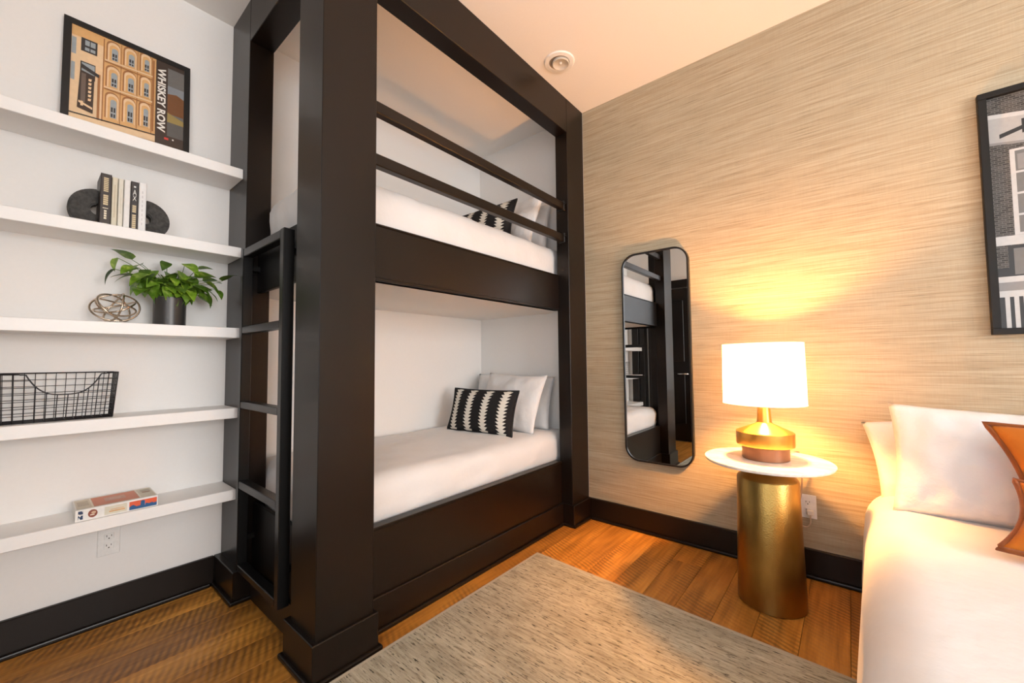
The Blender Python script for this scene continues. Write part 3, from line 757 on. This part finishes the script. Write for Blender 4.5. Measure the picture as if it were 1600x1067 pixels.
WL = [((0.80, 0.78, 0.74), 0.38, 0.66, 0.88, 0.91)]+[(GOLD, 0.25, 0.75, 0.06+0.04*i, 0.092+0.04*i) for i in range(7)]+[(GOLD, 0.25, 0.75, 0.375+0.038*i, 0.405+0.038*i) for i in range(4)]
bkk, X1, ya, yb = book(-2.3650, -2.3395, 0.221, flat((0.030, 0.022, 0.022), 0.5), PG, 'black-spined book with white letters', letters=WL)
lettering('lettering', bkk, 'A', 0.02, (X1+0.003, (ya+yb)/2, ZB+0.172), (0, 1, 0), (0, 0, 1), flat((0.8, 0.78, 0.74), 0.5), 0.0, (0.012, 0.024))
lettering('lettering', bkk, 'X', 0.02, (X1+0.003, (ya+yb)/2, ZB+0.146), (0, 1, 0), (0, 0, 1), flat((0.8, 0.78, 0.74), 0.5), 0.0, (0.012, 0.022))
book(-2.3390, -2.3125, 0.224, flat((0.80, 0.79, 0.78), 0.6), PG, 'white book with faint grey print beside the right bookend', letters=[((0.62, 0.60, 0.60), 0.40, 0.55, 0.15+0.09*i, 0.2+0.09*i) for i in range(8)])

# ------------------------------------------------------------------ potted pothos
ZP = SHELF_Z[2]
pl = root('potted_plant', (0.11, -2.210, ZP), 'leafy green pothos in a dark grey cylinder pot', 'plant')
PX, PYc, PRr = 0.11, -2.210, 0.0605
bm = bmesh.new(); add_lathe(bm, [(PRr-0.003, ZP+0.0005), (PRr, ZP+0.004), (PRr, ZP+0.132), (PRr-0.006, ZP+0.132), (PRr-0.006, ZP+0.118)], PX, PYc, 40, True, False)
po = finish('pot', bm, M_POT, pl, True); sharp(po)
lathe('soil', [(0.001, ZP+0.112), (PRr-0.006, ZP+0.112), (PRr-0.006, ZP+0.118), (0.001, ZP+0.120)], PX, PYc, flat((0.02, 0.014, 0.01), 0.95), pl, 24)
def leaf_mesh(ln, wd, name='leaf'):
    bm = bmesh.new(); n = 7; rows = []
    for i in range(n+1):
        t = i/n; half = wd/2*math.sin(PI*min(1, t**0.62))**0.85*(1-0.25*t) if 0 < t < 1 else 0.0
        back = -0.10*ln*(1-t)**6
        cz_ = 0.06*ln*math.sin(PI*t)-0.16*ln*t*t
        rows.append([(t*ln, 0, cz_), (t*ln+back, half, cz_+0.16*half), (t*ln+back, -half, cz_+0.16*half)])
    vs3 = [[bm.verts.new(p) for p in r] if 0 < i < n else [bm.verts.new(r[0])]*3 for i, r in enumerate(rows)]
    for a, b_ in zip(vs3, vs3[1:]):
        for s in (1, 2):
            q = [a[0], b_[0], b_[s], a[s]]; q = list(dict.fromkeys(q))
            if len(q) >= 3:
                f = bm.faces.new(q if s == 2 else list(reversed(q))); f.smooth = True
    me = bpy.data.meshes.new(name); bm.to_mesh(me); bm.free(); me.materials.append(M_LEAF); return me
LEAVES = [leaf_mesh(0.078, 0.062), leaf_mesh(0.062, 0.048), leaf_mesh(0.092, 0.066)]
rl = random.Random(12)
def add_leaf(pos, az, pitch, roll, kind):
    o = bpy.data.objects.new('leaf', LEAVES[kind]); COL.objects.link(o); o.parent = pl
    o.matrix_local = Matrix.Translation(Vector(pos)-BASE[pl.name]) @ Matrix.Rotation(az, 4, 'Z') @ Matrix.Rotation(-pitch, 4, 'Y') @ Matrix.Rotation(roll, 4, 'X')
def vine(tip, lift, nleaf, bend=0.03):
    a = Vector((PX+rl.uniform(-0.02, 0.02), PYc+rl.uniform(-0.03, 0.03), ZP+0.116)); t = Vector(tip)
    mid = (a+t)/2+Vector((0, 0, lift)); pts = [((1-s)**2)*a+2*s*(1-s)*mid+s*s*t for s in [i/10 for i in range(11)]]
    tube('stem', pts, [0.0022-0.001*i/10 for i in range(11)], M_STEM, pl, 6)
    for q in range(nleaf):
        s = 1.0-0.22*q; i = min(9, int(s*10)); p = pts[i] if s < 1 else pts[10]
        d = (pts[min(10, i+1)]-pts[max(0, i-1)])
        oy = (p.y-PYc)/0.14
        az = max(-1.45, min(1.45, oy*1.1))+rl.uniform(-0.55, 0.55)
        if p.y > -2.06: az = min(az, 0.5)
        add_leaf(p, az, (rl.uniform(-1.35, -0.35) if rl.random() < 0.72 else rl.uniform(-0.2, 0.5)), rl.uniform(-0.6, 0.6), rl.randrange(3))
tips = [(0.11, -2.395, 1.578, 0.05), (0.12, -2.400, 1.525, 0.05), (0.10, -2.345, 1.580, 0.04), (0.13, -2.315, 1.560, 0.03), (0.14, -2.350, 1.500, 0.05), (0.14, -2.310, 1.450, 0.05),
        (0.11, -2.225, 1.590, 0.02), (0.12, -2.160, 1.592, 0.02), (0.12, -2.110, 1.575, 0.03), (0.14, -2.185, 1.550, 0.04), (0.15, -2.240, 1.500, 0.05), (0.16, -2.165, 1.480, 0.06),
        (0.14, -2.095, 1.515, 0.05), (0.14, -2.060, 1.500, 0.05), (0.205, -2.030, 1.515, 0.05), (0.15, -2.085, 1.455, 0.06), (0.12, -2.270, 1.540, 0.03), (0.08, -2.270, 1.510, 0.03),
        (0.15, -2.270, 1.475, 0.05), (0.15, -2.130, 1.530, 0.04), (0.14, -2.205, 1.515, 0.03), (0.11, -2.180, 1.540, 0.02), (0.17, -2.045, 1.475, 0.05), (0.13, -2.300, 1.520, 0.03), (0.15, -2.225, 1.470, 0.04), (0.15, -2.135, 1.470, 0.04), (0.12, -2.330, 1.545, 0.04), (0.15, -2.115, 1.440, 0.05)]
for tx, ty, tz, lf in [(a, b_, c+0.022, d) for a, b_, c, d in tips]: vine((tx, ty, tz), lf, 4 if abs(ty-PYc) < 0.10 else 3)

# ------------------------------------------------------------------ metal knot sphere
kn = root('metal_knot', (0.11, -2.395, ZP), 'champagne metal knot of interlocking rings beside the plant pot', 'ornament')
kc = Vector((0.105, -2.394, ZP+0.0715))
for (ax, ry, tilt, yaw_) in ((0.079, 0.066, R_(70), R_(10)), (0.079, 0.066, R_(65), R_(80)), (0.079, 0.066, R_(62), R_(140)), (0.079, 0.064, R_(25), R_(30)), (0.079, 0.062, R_(28), R_(210))):
    mx = Matrix.Rotation(yaw_, 4, 'Z') @ Matrix.Rotation(tilt, 4, 'X')
    pts = [kc+mx @ Vector((ax*math.cos(2*PI*i/40), ry*math.sin(2*PI*i/40), 0.006*math.sin(4*PI*i/40))) for i in range(40)]
    pts = [Vector((p.x, p.y, max(p.z, ZP+0.0045))) for p in pts]
    tube('ring', pts, 0.0038, M_CHAMP, kn, 8, True)

# ------------------------------------------------------------------ wire basket
ZW = SHELF_Z[3]
ba = root('wire_basket', (0.11, -2.60, ZW), 'black wire basket with a scooped front on the shelf', 'basket')
BX0, BX1, BY0, BY1, BH = 0.028, 0.188, -2.835, -2.385, 0.188
MW = flat((0.012, 0.009, 0.011), 0.45)
zb, ztop = ZW+0.003, ZW+BH; sl = 0.012      # slight taper towards the bottom
def wire(bm, pts, r=0.0013): add_tube(bm, pts, r, 5)
yc = -2.535
def scoop(y):                                # front top height
    d = abs(y-yc)
    if d > 0.10: return ztop-0.004
    return ztop-0.004-0.079*(1-(d/0.10)**3.0)
bm = bmesh.new(); add_tube(bm, [(BX0, BY0, ztop), (BX1, BY0, ztop), (BX1, BY0+0.002, ztop)], 0.0026, 6); add_tube(bm, [(BX1, BY0, ztop), (BX1, yc-0.115, ztop-0.003)], 0.0026, 6)
add_tube(bm, [(BX1, yc-0.115+0.23*i/30, scoop(yc-0.115+0.23*i/30)) for i in range(31)], 0.0026, 6)
add_tube(bm, [(BX1, yc+0.115, ztop-0.003), (BX1, BY1, ztop), (BX0, BY1, ztop), (BX0, BY0, ztop)], 0.0026, 6)
finish('rim', bm, MW, ba, True)
bm = bmesh.new(); ny = 16
for i in range(ny+1):
    y = BY0+sl+(BY1-BY0-2*sl)*i/ny; yt = BY0+(BY1-BY0)*i/ny
    wire(bm, [(BX1-sl, y, zb), (BX1-sl*(1-(scoop(yt)-zb)/(ztop-zb)), yt, scoop(yt))], 0.0017)
for q in range(1, 7):
    z = zb+(ztop-zb)*q/7; f = (z-zb)/(ztop-zb); xx = BX1-sl*(1-f); ya, yb = BY0+sl*(1-f), BY1-sl*(1-f)
    if z > ztop-0.087:
        dd = 0.10*(max(0.0, 1-(ztop-z)/0.083))**(1/3.0); wire(bm, [(xx, ya, z), (xx, yc-dd, z)]); wire(bm, [(xx, yc+dd, z), (xx, yb, z)])
    else: wire(bm, [(xx, ya, z), (xx, yb, z)])
finish('front_wires', bm, MW, ba, True)
bm = bmesh.new()
for i in range(ny+1):
    y = BY0+sl+(BY1-BY0-2*sl)*i/ny; yt = BY0+(BY1-BY0)*i/ny
    wire(bm, [(BX0+sl, y, zb), (BX0, yt, ztop)]); wire(bm, [(BX0+sl, y, zb), (BX1-sl, y, zb)])
for q in range(0, 7):
    z = zb+(ztop-zb)*q/7; f = (z-zb)/(ztop-zb); wire(bm, [(BX0+sl*(1-f), BY0+sl*(1-f), z), (BX0+sl*(1-f), BY1-sl*(1-f), z)])
for q in range(8): xx = BX0+sl+(BX1-BX0-2*sl)*q/7; wire(bm, [(xx, BY0+sl, zb), (xx, BY1-sl, zb)])
finish('back_wires', bm, MW, ba, True)
for ye, s in ((BY0, 1), (BY1, -1)):
    bm = bmesh.new()
    for q in range(7): xx = q/6; wire(bm, [(BX0+sl+(BX1-BX0-2*sl)*xx, ye+s*sl, zb), (BX0+(BX1-BX0)*xx, ye, ztop)])
    for q in range(1, 7):
        z = zb+(ztop-zb)*q/7; f = (z-zb)/(ztop-zb); wire(bm, [(BX0+sl*(1-f), ye+s*sl*(1-f), z), (BX1-sl*(1-f), ye+s*sl*(1-f), z)])
    finish('end_wires', bm, MW, ba, True)

# ------------------------------------------------------------------ game box
ZG = SHELF_Z[4]
gb = root('game_box', (0.12, -2.37, ZG), 'long flat cream and orange puzzle box with a blue skyline on its side', 'box')
GX0, GX1, GY0, GY1, GH = 0.030, 0.205, -2.494, -2.247, 0.045
CRM = flat((0.66, 0.60, 0.48), 0.55)
box('tray', GX0, GX1, GY0, GY1, ZG+0.0005, ZG+GH, flat((0.80, 0.78, 0.74), 0.5), gb, 0.001)
OR, BL, NV = (0.72, 0.10, 0.03), (0.010, 0.085, 0.24), (0.012, 0.035, 0.10)
art('lid_print', gb, (GX1-0.002, GY0, ZG+GH+0.0004), (0, GY1-GY0, 0), (GX0-GX1+0.004, 0, 0), (0, 0, 1),
    [(CRM, rect(0.02, 0.04, 0.98, 0.97)), ((0.50, 0.44, 0.34), rect(0.04, 0.3, 0.17, 0.8)), ((0.60, 0.21, 0.12), rect(0.215, 0.06, 0.765, 0.95)), ((0.55, 0.30, 0.22), rect(0.36, 0.35, 0.62, 0.72)), ((0.60, 0.36, 0.28), rect(0.42, 0.45, 0.56, 0.6)), ((0.80, 0.74, 0.62), rect(0.19, 0.04, 0.21, 0.97)), ((0.80, 0.74, 0.62), rect(0.77, 0.04, 0.79, 0.97)), ((0.42, 0.24, 0.16), rect(0.84, 0.5, 0.95, 0.6)), ((0.50, 0.44, 0.34), rect(0.83, 0.65, 0.96, 0.85))], 0.00015)
sp_ = [((0.80, 0.78, 0.75), rect(0, 0, 1, 1)),
       (NV, rect(0.03, 0.60, 0.085, 0.90)), ((0.80, 0.78, 0.75), [(0.033, 0.68), (0.05, 0.60), (0.033, 0.60)]), ((0.8, 0.78, 0.75), [(0.07, 0.9), (0.083, 0.78), (0.083, 0.9)]), (NV, rect(0.03, 0.14, 0.085, 0.50)), ((0.80, 0.78, 0.75), [(0.032, 0.14), (0.058, 0.14), (0.04, 0.36)]), ((0.80, 0.78, 0.75), rect(0.045, 0.40, 0.06, 0.50)),
       ((0.26, 0.06, 0.03), [(0.195+0.055*math.cos(2*PI*i/20), 0.52+0.36*math.sin(2*PI*i/20)) for i in range(20)]), ((0.60, 0.40, 0.26), [(0.205+0.028*math.cos(2*PI*i/12), 0.60+0.12*math.sin(2*PI*i/12)) for i in range(12)]), ((0.75, 0.62, 0.5), rect(0.165, 0.36, 0.215, 0.46)),
       ((0.66, 0.62, 0.50), rect(0.33, 0.10, 0.60, 0.86)), ((0.66, 0.36, 0.14), rect(0.385, 0.30, 0.575, 0.42)), ((0.66, 0.36, 0.14), rect(0.40, 0.50, 0.56, 0.56)),
       (OR, rect(0.63, 0.07, 0.985, 0.86)), (BL, [(0.63, 0.07), (0.985, 0.07), (0.985, 0.42), (0.95, 0.36), (0.92, 0.46), (0.88, 0.38), (0.845, 0.5), (0.83, 0.36), (0.825, 0.75), (0.80, 0.82), (0.775, 0.78), (0.77, 0.36), (0.72, 0.34), (0.68, 0.52), (0.655, 0.48), (0.63, 0.36)]), ((0.45, 0.22, 0.30), rect(0.826, 0.30, 0.832, 0.80))]
art('side_print', gb, (GX1+0.0004, GY0, ZG+0.001), (0, GY1-GY0, 0), (0, 0, GH-0.002), (1, 0, 0), sp_, 0.00012)

# ------------------------------------------------------------------ electrical outlets
def outlet(center, axis, label, hidden=False):
    c = Vector(center); n = Vector((1, 0, 0)) if axis == 'x' else Vector((0, -1, 0)); s = Vector((0, 1, 0)) if axis == 'x' else Vector((1, 0, 0))
    r_ = root('wall_outlet', c, label, 'outlet')
    def bx2(name, a0, a1, z0, z1, d0, d1, mat, par, bev=0.0):
        ps = [c+s*a0+n*d0, c+s*a1+n*d1]
        xs = sorted((ps[0].x, ps[1].x)); ys = sorted((ps[0].y, ps[1].y))
        return box(name, xs[0], xs[1], ys[0], ys[1], c.z+z0, c.z+z1, mat, par, bev)
    bx2('cover_plate', -0.0365, 0.0365, -0.06, 0.06, 0.0005, 0.006, M_PLATE, r_, 0.002)
    for zc in (0.020, -0.020):
        q = bx2('socket', -0.0165, 0.0165, zc-0.0145, zc+0.0145, 0.005, 0.0078, M_PLATE, r_, 0.003)
        for a, w_, h_, dz in ((-0.0075, 0.0022, 0.008, 0.004), (0.0075, 0.0022, 0.0065, 0.004), (0.0, 0.0045, 0.0045, -0.007)): bx2('slot', a-w_/2, a+w_/2, zc+dz-h_/2, zc+dz+h_/2, 0.0075, 0.0083, M_SLOT, q)
    return r_
outlet((0.0, -2.376, 0.350), 'x', 'white wall outlet under the lowest shelf')
outlet((2.366, 0.0, 0.360), 'y', 'white wall outlet with a lamp cord behind the brass table')

# ------------------------------------------------------------------ arch-cornered wall mirror
mr = root('wall_mirror', (1.598, 0.0, 0.462), 'tall mirror with rounded corners and a thin black frame on the wallpaper', 'mirror')
def rrect(x0, x1, z0, z1, r, n=10):
    p = []
    for cx_, cz_, a in ((x1-r, z1-r, 0), (x0+r, z1-r, PI/2), (x0+r, z0+r, PI), (x1-r, z0+r, 1.5*PI)):
        for i in range(n+1): p.append((cx_+r*math.cos(a+PI/2*i/n), cz_+r*math.sin(a+PI/2*i/n)))
    return p
oo = rrect(1.378, 1.817, 0.462, 1.846, 0.095); ii = rrect(1.388, 1.807, 0.472, 1.836, 0.085)
bm = bmesh.new(); n = len(oo)
A = [[bm.verts.new((p[0], yy, p[1])) for p in q] for q, yy in ((oo, -0.001), (oo, -0.032), (ii, -0.032), (ii, -0.001))]
for a, b_ in zip(A, A[1:]+A[:1]):
    for i in range(n): bm.faces.new((a[i], a[(i+1) % n], b_[(i+1) % n], b_[i]))
bmesh.ops.recalc_face_normals(bm, faces=bm.faces)
finish('frame', bm, flat((0.008, 0.007, 0.007), 0.3), mr)
bm = bmesh.new(); f0 = [bm.verts.new((p[0], -0.024, p[1])) for p in ii]; f1 = [bm.verts.new((p[0], -0.018, p[1])) for p in ii]
bm.faces.new(f0); bm.faces.new(list(reversed(f1)))
for i in range(n): bm.faces.new((f0[i], f1[i], f1[(i+1) % n], f0[(i+1) % n]))
bmesh.ops.recalc_face_normals(bm, faces=bm.faces)
finish('glass', bm, M_MIRROR, mr)

# ------------------------------------------------------------------ framed photograph on the wallpaper (right edge)
ph = root('framed_photograph', (3.41, 0.0, 1.223), 'large black framed black and white photograph of a brick building on the wallpaper', 'picture')
QX0, QX1, QZ0, QZ1, QF = 3.030, 3.79, 1.222, 2.264, 0.026
for q in ((QX0, QX1, QZ0, QZ0+QF), (QX0, QX1, QZ1-QF, QZ1), (QX0, QX0+QF, QZ0+QF, QZ1-QF), (QX1-QF, QX1, QZ0+QF, QZ1-QF)):
    box('frame_bar', q[0], q[1], -0.030, -0.001, q[2], q[3], flat((0.008, 0.0075, 0.007), 0.5, 0.0, 0.0, 0.25), ph, 0.0015)
def mat_brick():
    mt, nt, b = newmat('printed_brick')
    br = N(nt, 'ShaderNodeTexBrick'); br.inputs['Scale'].default_value = 1.0
    br.inputs['Brick Width'].default_value = 0.020; br.inputs['Row Height'].default_value = 0.0085; br.inputs['Mortar Size'].default_value = 0.0009
    br.inputs['Color1'].default_value = (0.035, 0.032, 0.03, 1); br.inputs['Color2'].default_value = (0.085, 0.078, 0.073, 1); br.inputs['Mortar'].default_value = (0.15, 0.14, 0.13, 1)
    tc = N(nt, 'ShaderNodeTexCoord'); mp = N(nt, 'ShaderNodeMapping'); mp.inputs['Rotation'].default_value = (PI/2, 0, 0)
    nt.links.new(tc.outputs['Object'], mp.inputs['Vector']); nt.links.new(mp.outputs[0], br.inputs['Vector'])
    nt.links.new(br.outputs['Color'], b.inputs['Base Color']); b.inputs['Roughness'].default_value = 0.4; b.inputs['Specular IOR Level'].default_value = 0.2; return mt
M_BRICK = mat_brick()
W1, W2, G1, G2, K1 = (0.46, 0.45, 0.44), (0.34, 0.33, 0.32), (0.13, 0.125, 0.12), (0.21, 0.20, 0.195), (0.014, 0.013, 0.013)
def A4(x0, z0, x1, z1): return rect(x0, z0, x1, z1)
it = [(M_BRICK, A4(3.05, 1.24, 3.77, 2.245)), (W2, [(3.05, 2.045), (3.77, 1.93), (3.77, 2.06), (3.05, 2.165)]), (G2, [(3.05, 2.035), (3.77, 1.915), (3.77, 1.93), (3.05, 2.045)]), (W1, [(3.05, 2.15), (3.77, 2.045), (3.77, 2.06), (3.05, 2.168)]),
      (K1, [(3.088, 2.055), (3.15, 2.075), (3.22, 2.105), (3.22, 2.125), (3.15, 2.092), (3.088, 2.073)]), (K1, A4(3.15, 2.06, 3.17, 2.12))]
for x0 in (3.112, 3.34, 3.57):
    it += [(W1, A4(x0, 1.635, x0+0.135, 2.0)), (G1, A4(x0+0.014, 1.645, x0+0.121, 1.99)), (W1, A4(x0+0.063, 1.645, x0+0.072, 1.99))]
    for zz in (1.715, 1.805, 1.895): it += [(W1, A4(x0+0.01, zz, x0+0.125, zz+0.009))]
    it += [(G2, A4(x0+0.02, 1.91, x0+0.06, 1.975)), (G2, A4(x0+0.076, 1.82, x0+0.116, 1.87))]
it += [(W1, [(3.05, 1.597), (3.77, 1.58), (3.77, 1.62), (3.05, 1.636)]), (K1, A4(3.05, 1.46, 3.77, 1.592)), (M_BRICK, A4(3.05, 1.50, 3.09, 1.592)), (G1, A4(3.105, 1.47, 3.16, 1.58)), (G1, A4(3.30, 1.47, 3.40, 1.58)), (W1, A4(3.05, 1.44, 3.77, 1.464)), (G2, A4(3.05, 1.403, 3.77, 1.44)), (W1, A4(3.05, 1.378, 3.77, 1.404)), (K1, A4(3.05, 1.24, 3.77, 1.378))]
for i in range(28): it += [(W1, A4(3.073+i*0.0245, 1.24, 3.086+i*0.0245, 1.38))]
art('photograph_print', ph, (0, -0.012, 0), (1, 0, 0), (0, 0, 1), (0, -1, 0), it, 0.00005, 0.0, 0.4)

# ------------------------------------------------------------------ brass side table
TX, TY = 2.240, -0.372
tb = root('side_table', (TX, TY, 0), 'round side table with white marble top on a hammered brass drum base', 'table')
lathe('drum_base', [(0.120, 0.0005), (0.1385, 0.004), (0.1375, 0.05), (0.126, 0.565), (0.122, 0.573), (0.072, 0.622), (0.072, 0.637)], TX, TY, M_BRASS, tb, 72)
lathe('table_top', [(0.240, 0.637), (0.258, 0.641), (0.264, 0.650), (0.264, 0.653), (0.262, 0.655)], TX, TY, M_MARBLE, tb, 96)

# ------------------------------------------------------------------ table lamp
LX, LYc = 2.236, -0.360; Z0 = 0.6555
lp = root('table_lamp', (LX, LYc, Z0), 'lit brass table lamp with a white drum shade on the marble table', 'lamp')
lathe('foot', [(0.096, Z0), (0.098, Z0+0.002), (0.098, Z0+0.058), (0.094, Z0+0.060)], LX, LYc, M_COPPER, lp, 64)
lathe('body', [(0.105, Z0+0.060), (0.119, Z0+0.064), (0.121, Z0+0.070), (0.121, Z0+0.126), (0.117, Z0+0.130), (0.036, Z0+0.166), (0.031, Z0+0.172), (0.024, Z0+0.270), (0.012, Z0+0.272)], LX, LYc, M_LAMPBRASS, lp, 64)
SZ0, SZ1, SR0, SR1 = 0.915, 1.203, 0.173, 0.169
sh = lathe('shade', [(SR0, SZ0), (SR1, SZ1)], LX, LYc, M_SHADE, lp, 80, False, False)
for rr, zz in ((SR0, SZ0), (SR1, SZ1)): tube('rim', [(LX+rr*math.cos(2*PI*i/64), LYc+rr*math.sin(2*PI*i/64), zz) for i in range(64)], 0.0022, flat((0.78, 0.74, 0.68), 0.8), sh, 6, True)
bm = bmesh.new()
for a in (0, 2*PI/3, 4*PI/3): add_tube(bm, [(LX+0.012*math.cos(a), LYc+0.012*math.sin(a), SZ1-0.03), (LX+SR1*math.cos(a), LYc+SR1*math.sin(a), SZ1-0.004)], 0.0018, 6)
add_tube(bm, [(LX, LYc, Z0+0.27), (LX, LYc, SZ0+0.08)], 0.012, 12)
finish('harp', bm, M_LAMPBRASS, lp, True)
mb, ntb, bb = newmat('warm_bulb'); bb.inputs['Emission Color'].default_value = (1.0, 0.435, 0.115, 1); bb.inputs['Emission Strength'].default_value = LAMP_POWER; bb.inputs['Base Color'].default_value = (0.9, 0.85, 0.75, 1)
lathe('bulb', [(0.012, SZ0+0.08), (0.014, SZ0+0.095), (0.030, SZ0+0.125), (0.033, SZ0+0.145), (0.026, SZ0+0.168), (0.010, SZ0+0.180)], LX, LYc, mb, lp, 24)
cord = [(LX+0.06, LYc+0.06, Z0+0.006), (LX+0.09, LYc+0.22, Z0+0.006), (LX+0.115, LYc+0.285, Z0-0.03), (2.345, -0.03, 0.45), (2.325, -0.028, 0.33), (2.335, -0.03, 0.27), (2.36, -0.032, 0.262), (2.376, -0.034, 0.285), (2.376, -0.030, 0.33)]
def smooth_path(p, n=6):
    p = [Vector(q) for q in p]; out = []
    for i in range(len(p)-1):
        a, b_, c, d = p[max(i-1, 0)], p[i], p[i+1], p[min(i+2, len(p)-1)]
        for k_ in range(n):
            t = k_/n; out.append(0.5*((2*b_)+(c-a)*t+(2*a-5*b_+4*c-d)*t*t+(3*b_-a-3*c+d)*t**3))
    return out+[p[-1]]
cdp = tube('cord', smooth_path(cord), 0.0034, flat((0.55, 0.42, 0.30), 0.5), lp, 8)
box('plug', 2.362, 2.390, -0.034, -0.0085, 0.322, 0.348, flat((0.70, 0.66, 0.60), 0.5), cdp, 0.004)

# ------------------------------------------------------------------ recessed ceiling light
CX, CY = 1.235, -0.555
dl = root('recessed_light', (CX, CY, H), 'white recessed round ceiling light, switched off', 'ceiling light')
lathe('trim_ring', [(0.062, H-0.003), (0.066, H-0.010), (0.090, H-0.007), (0.096, H-0.0005)], CX, CY, flat((0.82, 0.80, 0.77), 0.4), dl, 56, False, False)
lathe('baffle', [(0.062, H-0.004), (0.058, H-0.0008)], CX, CY, flat((0.30, 0.25, 0.20), 0.5), dl, 48, False, True)
bm = bmesh.new(); add_lathe(bm, [(0.052, H-0.004), (0.053, H-0.016), (0.048, H-0.019), (0.040, H-0.012), (0.012, H-0.006)], CX+0.008, CY+0.004, 48, True, True)
o = finish('lamp_face', bm, flat((0.60, 0.55, 0.48), 0.3), dl, True); sharp(o)
lathe('lens', [(0.010, H-0.008), (0.008, H-0.014), (0.002, H-0.017)], CX+0.008, CY+0.004, flat((0.75, 0.72, 0.66), 0.2), dl, 20)

scene.cycles.use_denoising = True
scene.cycles.max_bounces = 10
scene.cycles.diffuse_bounces = 6
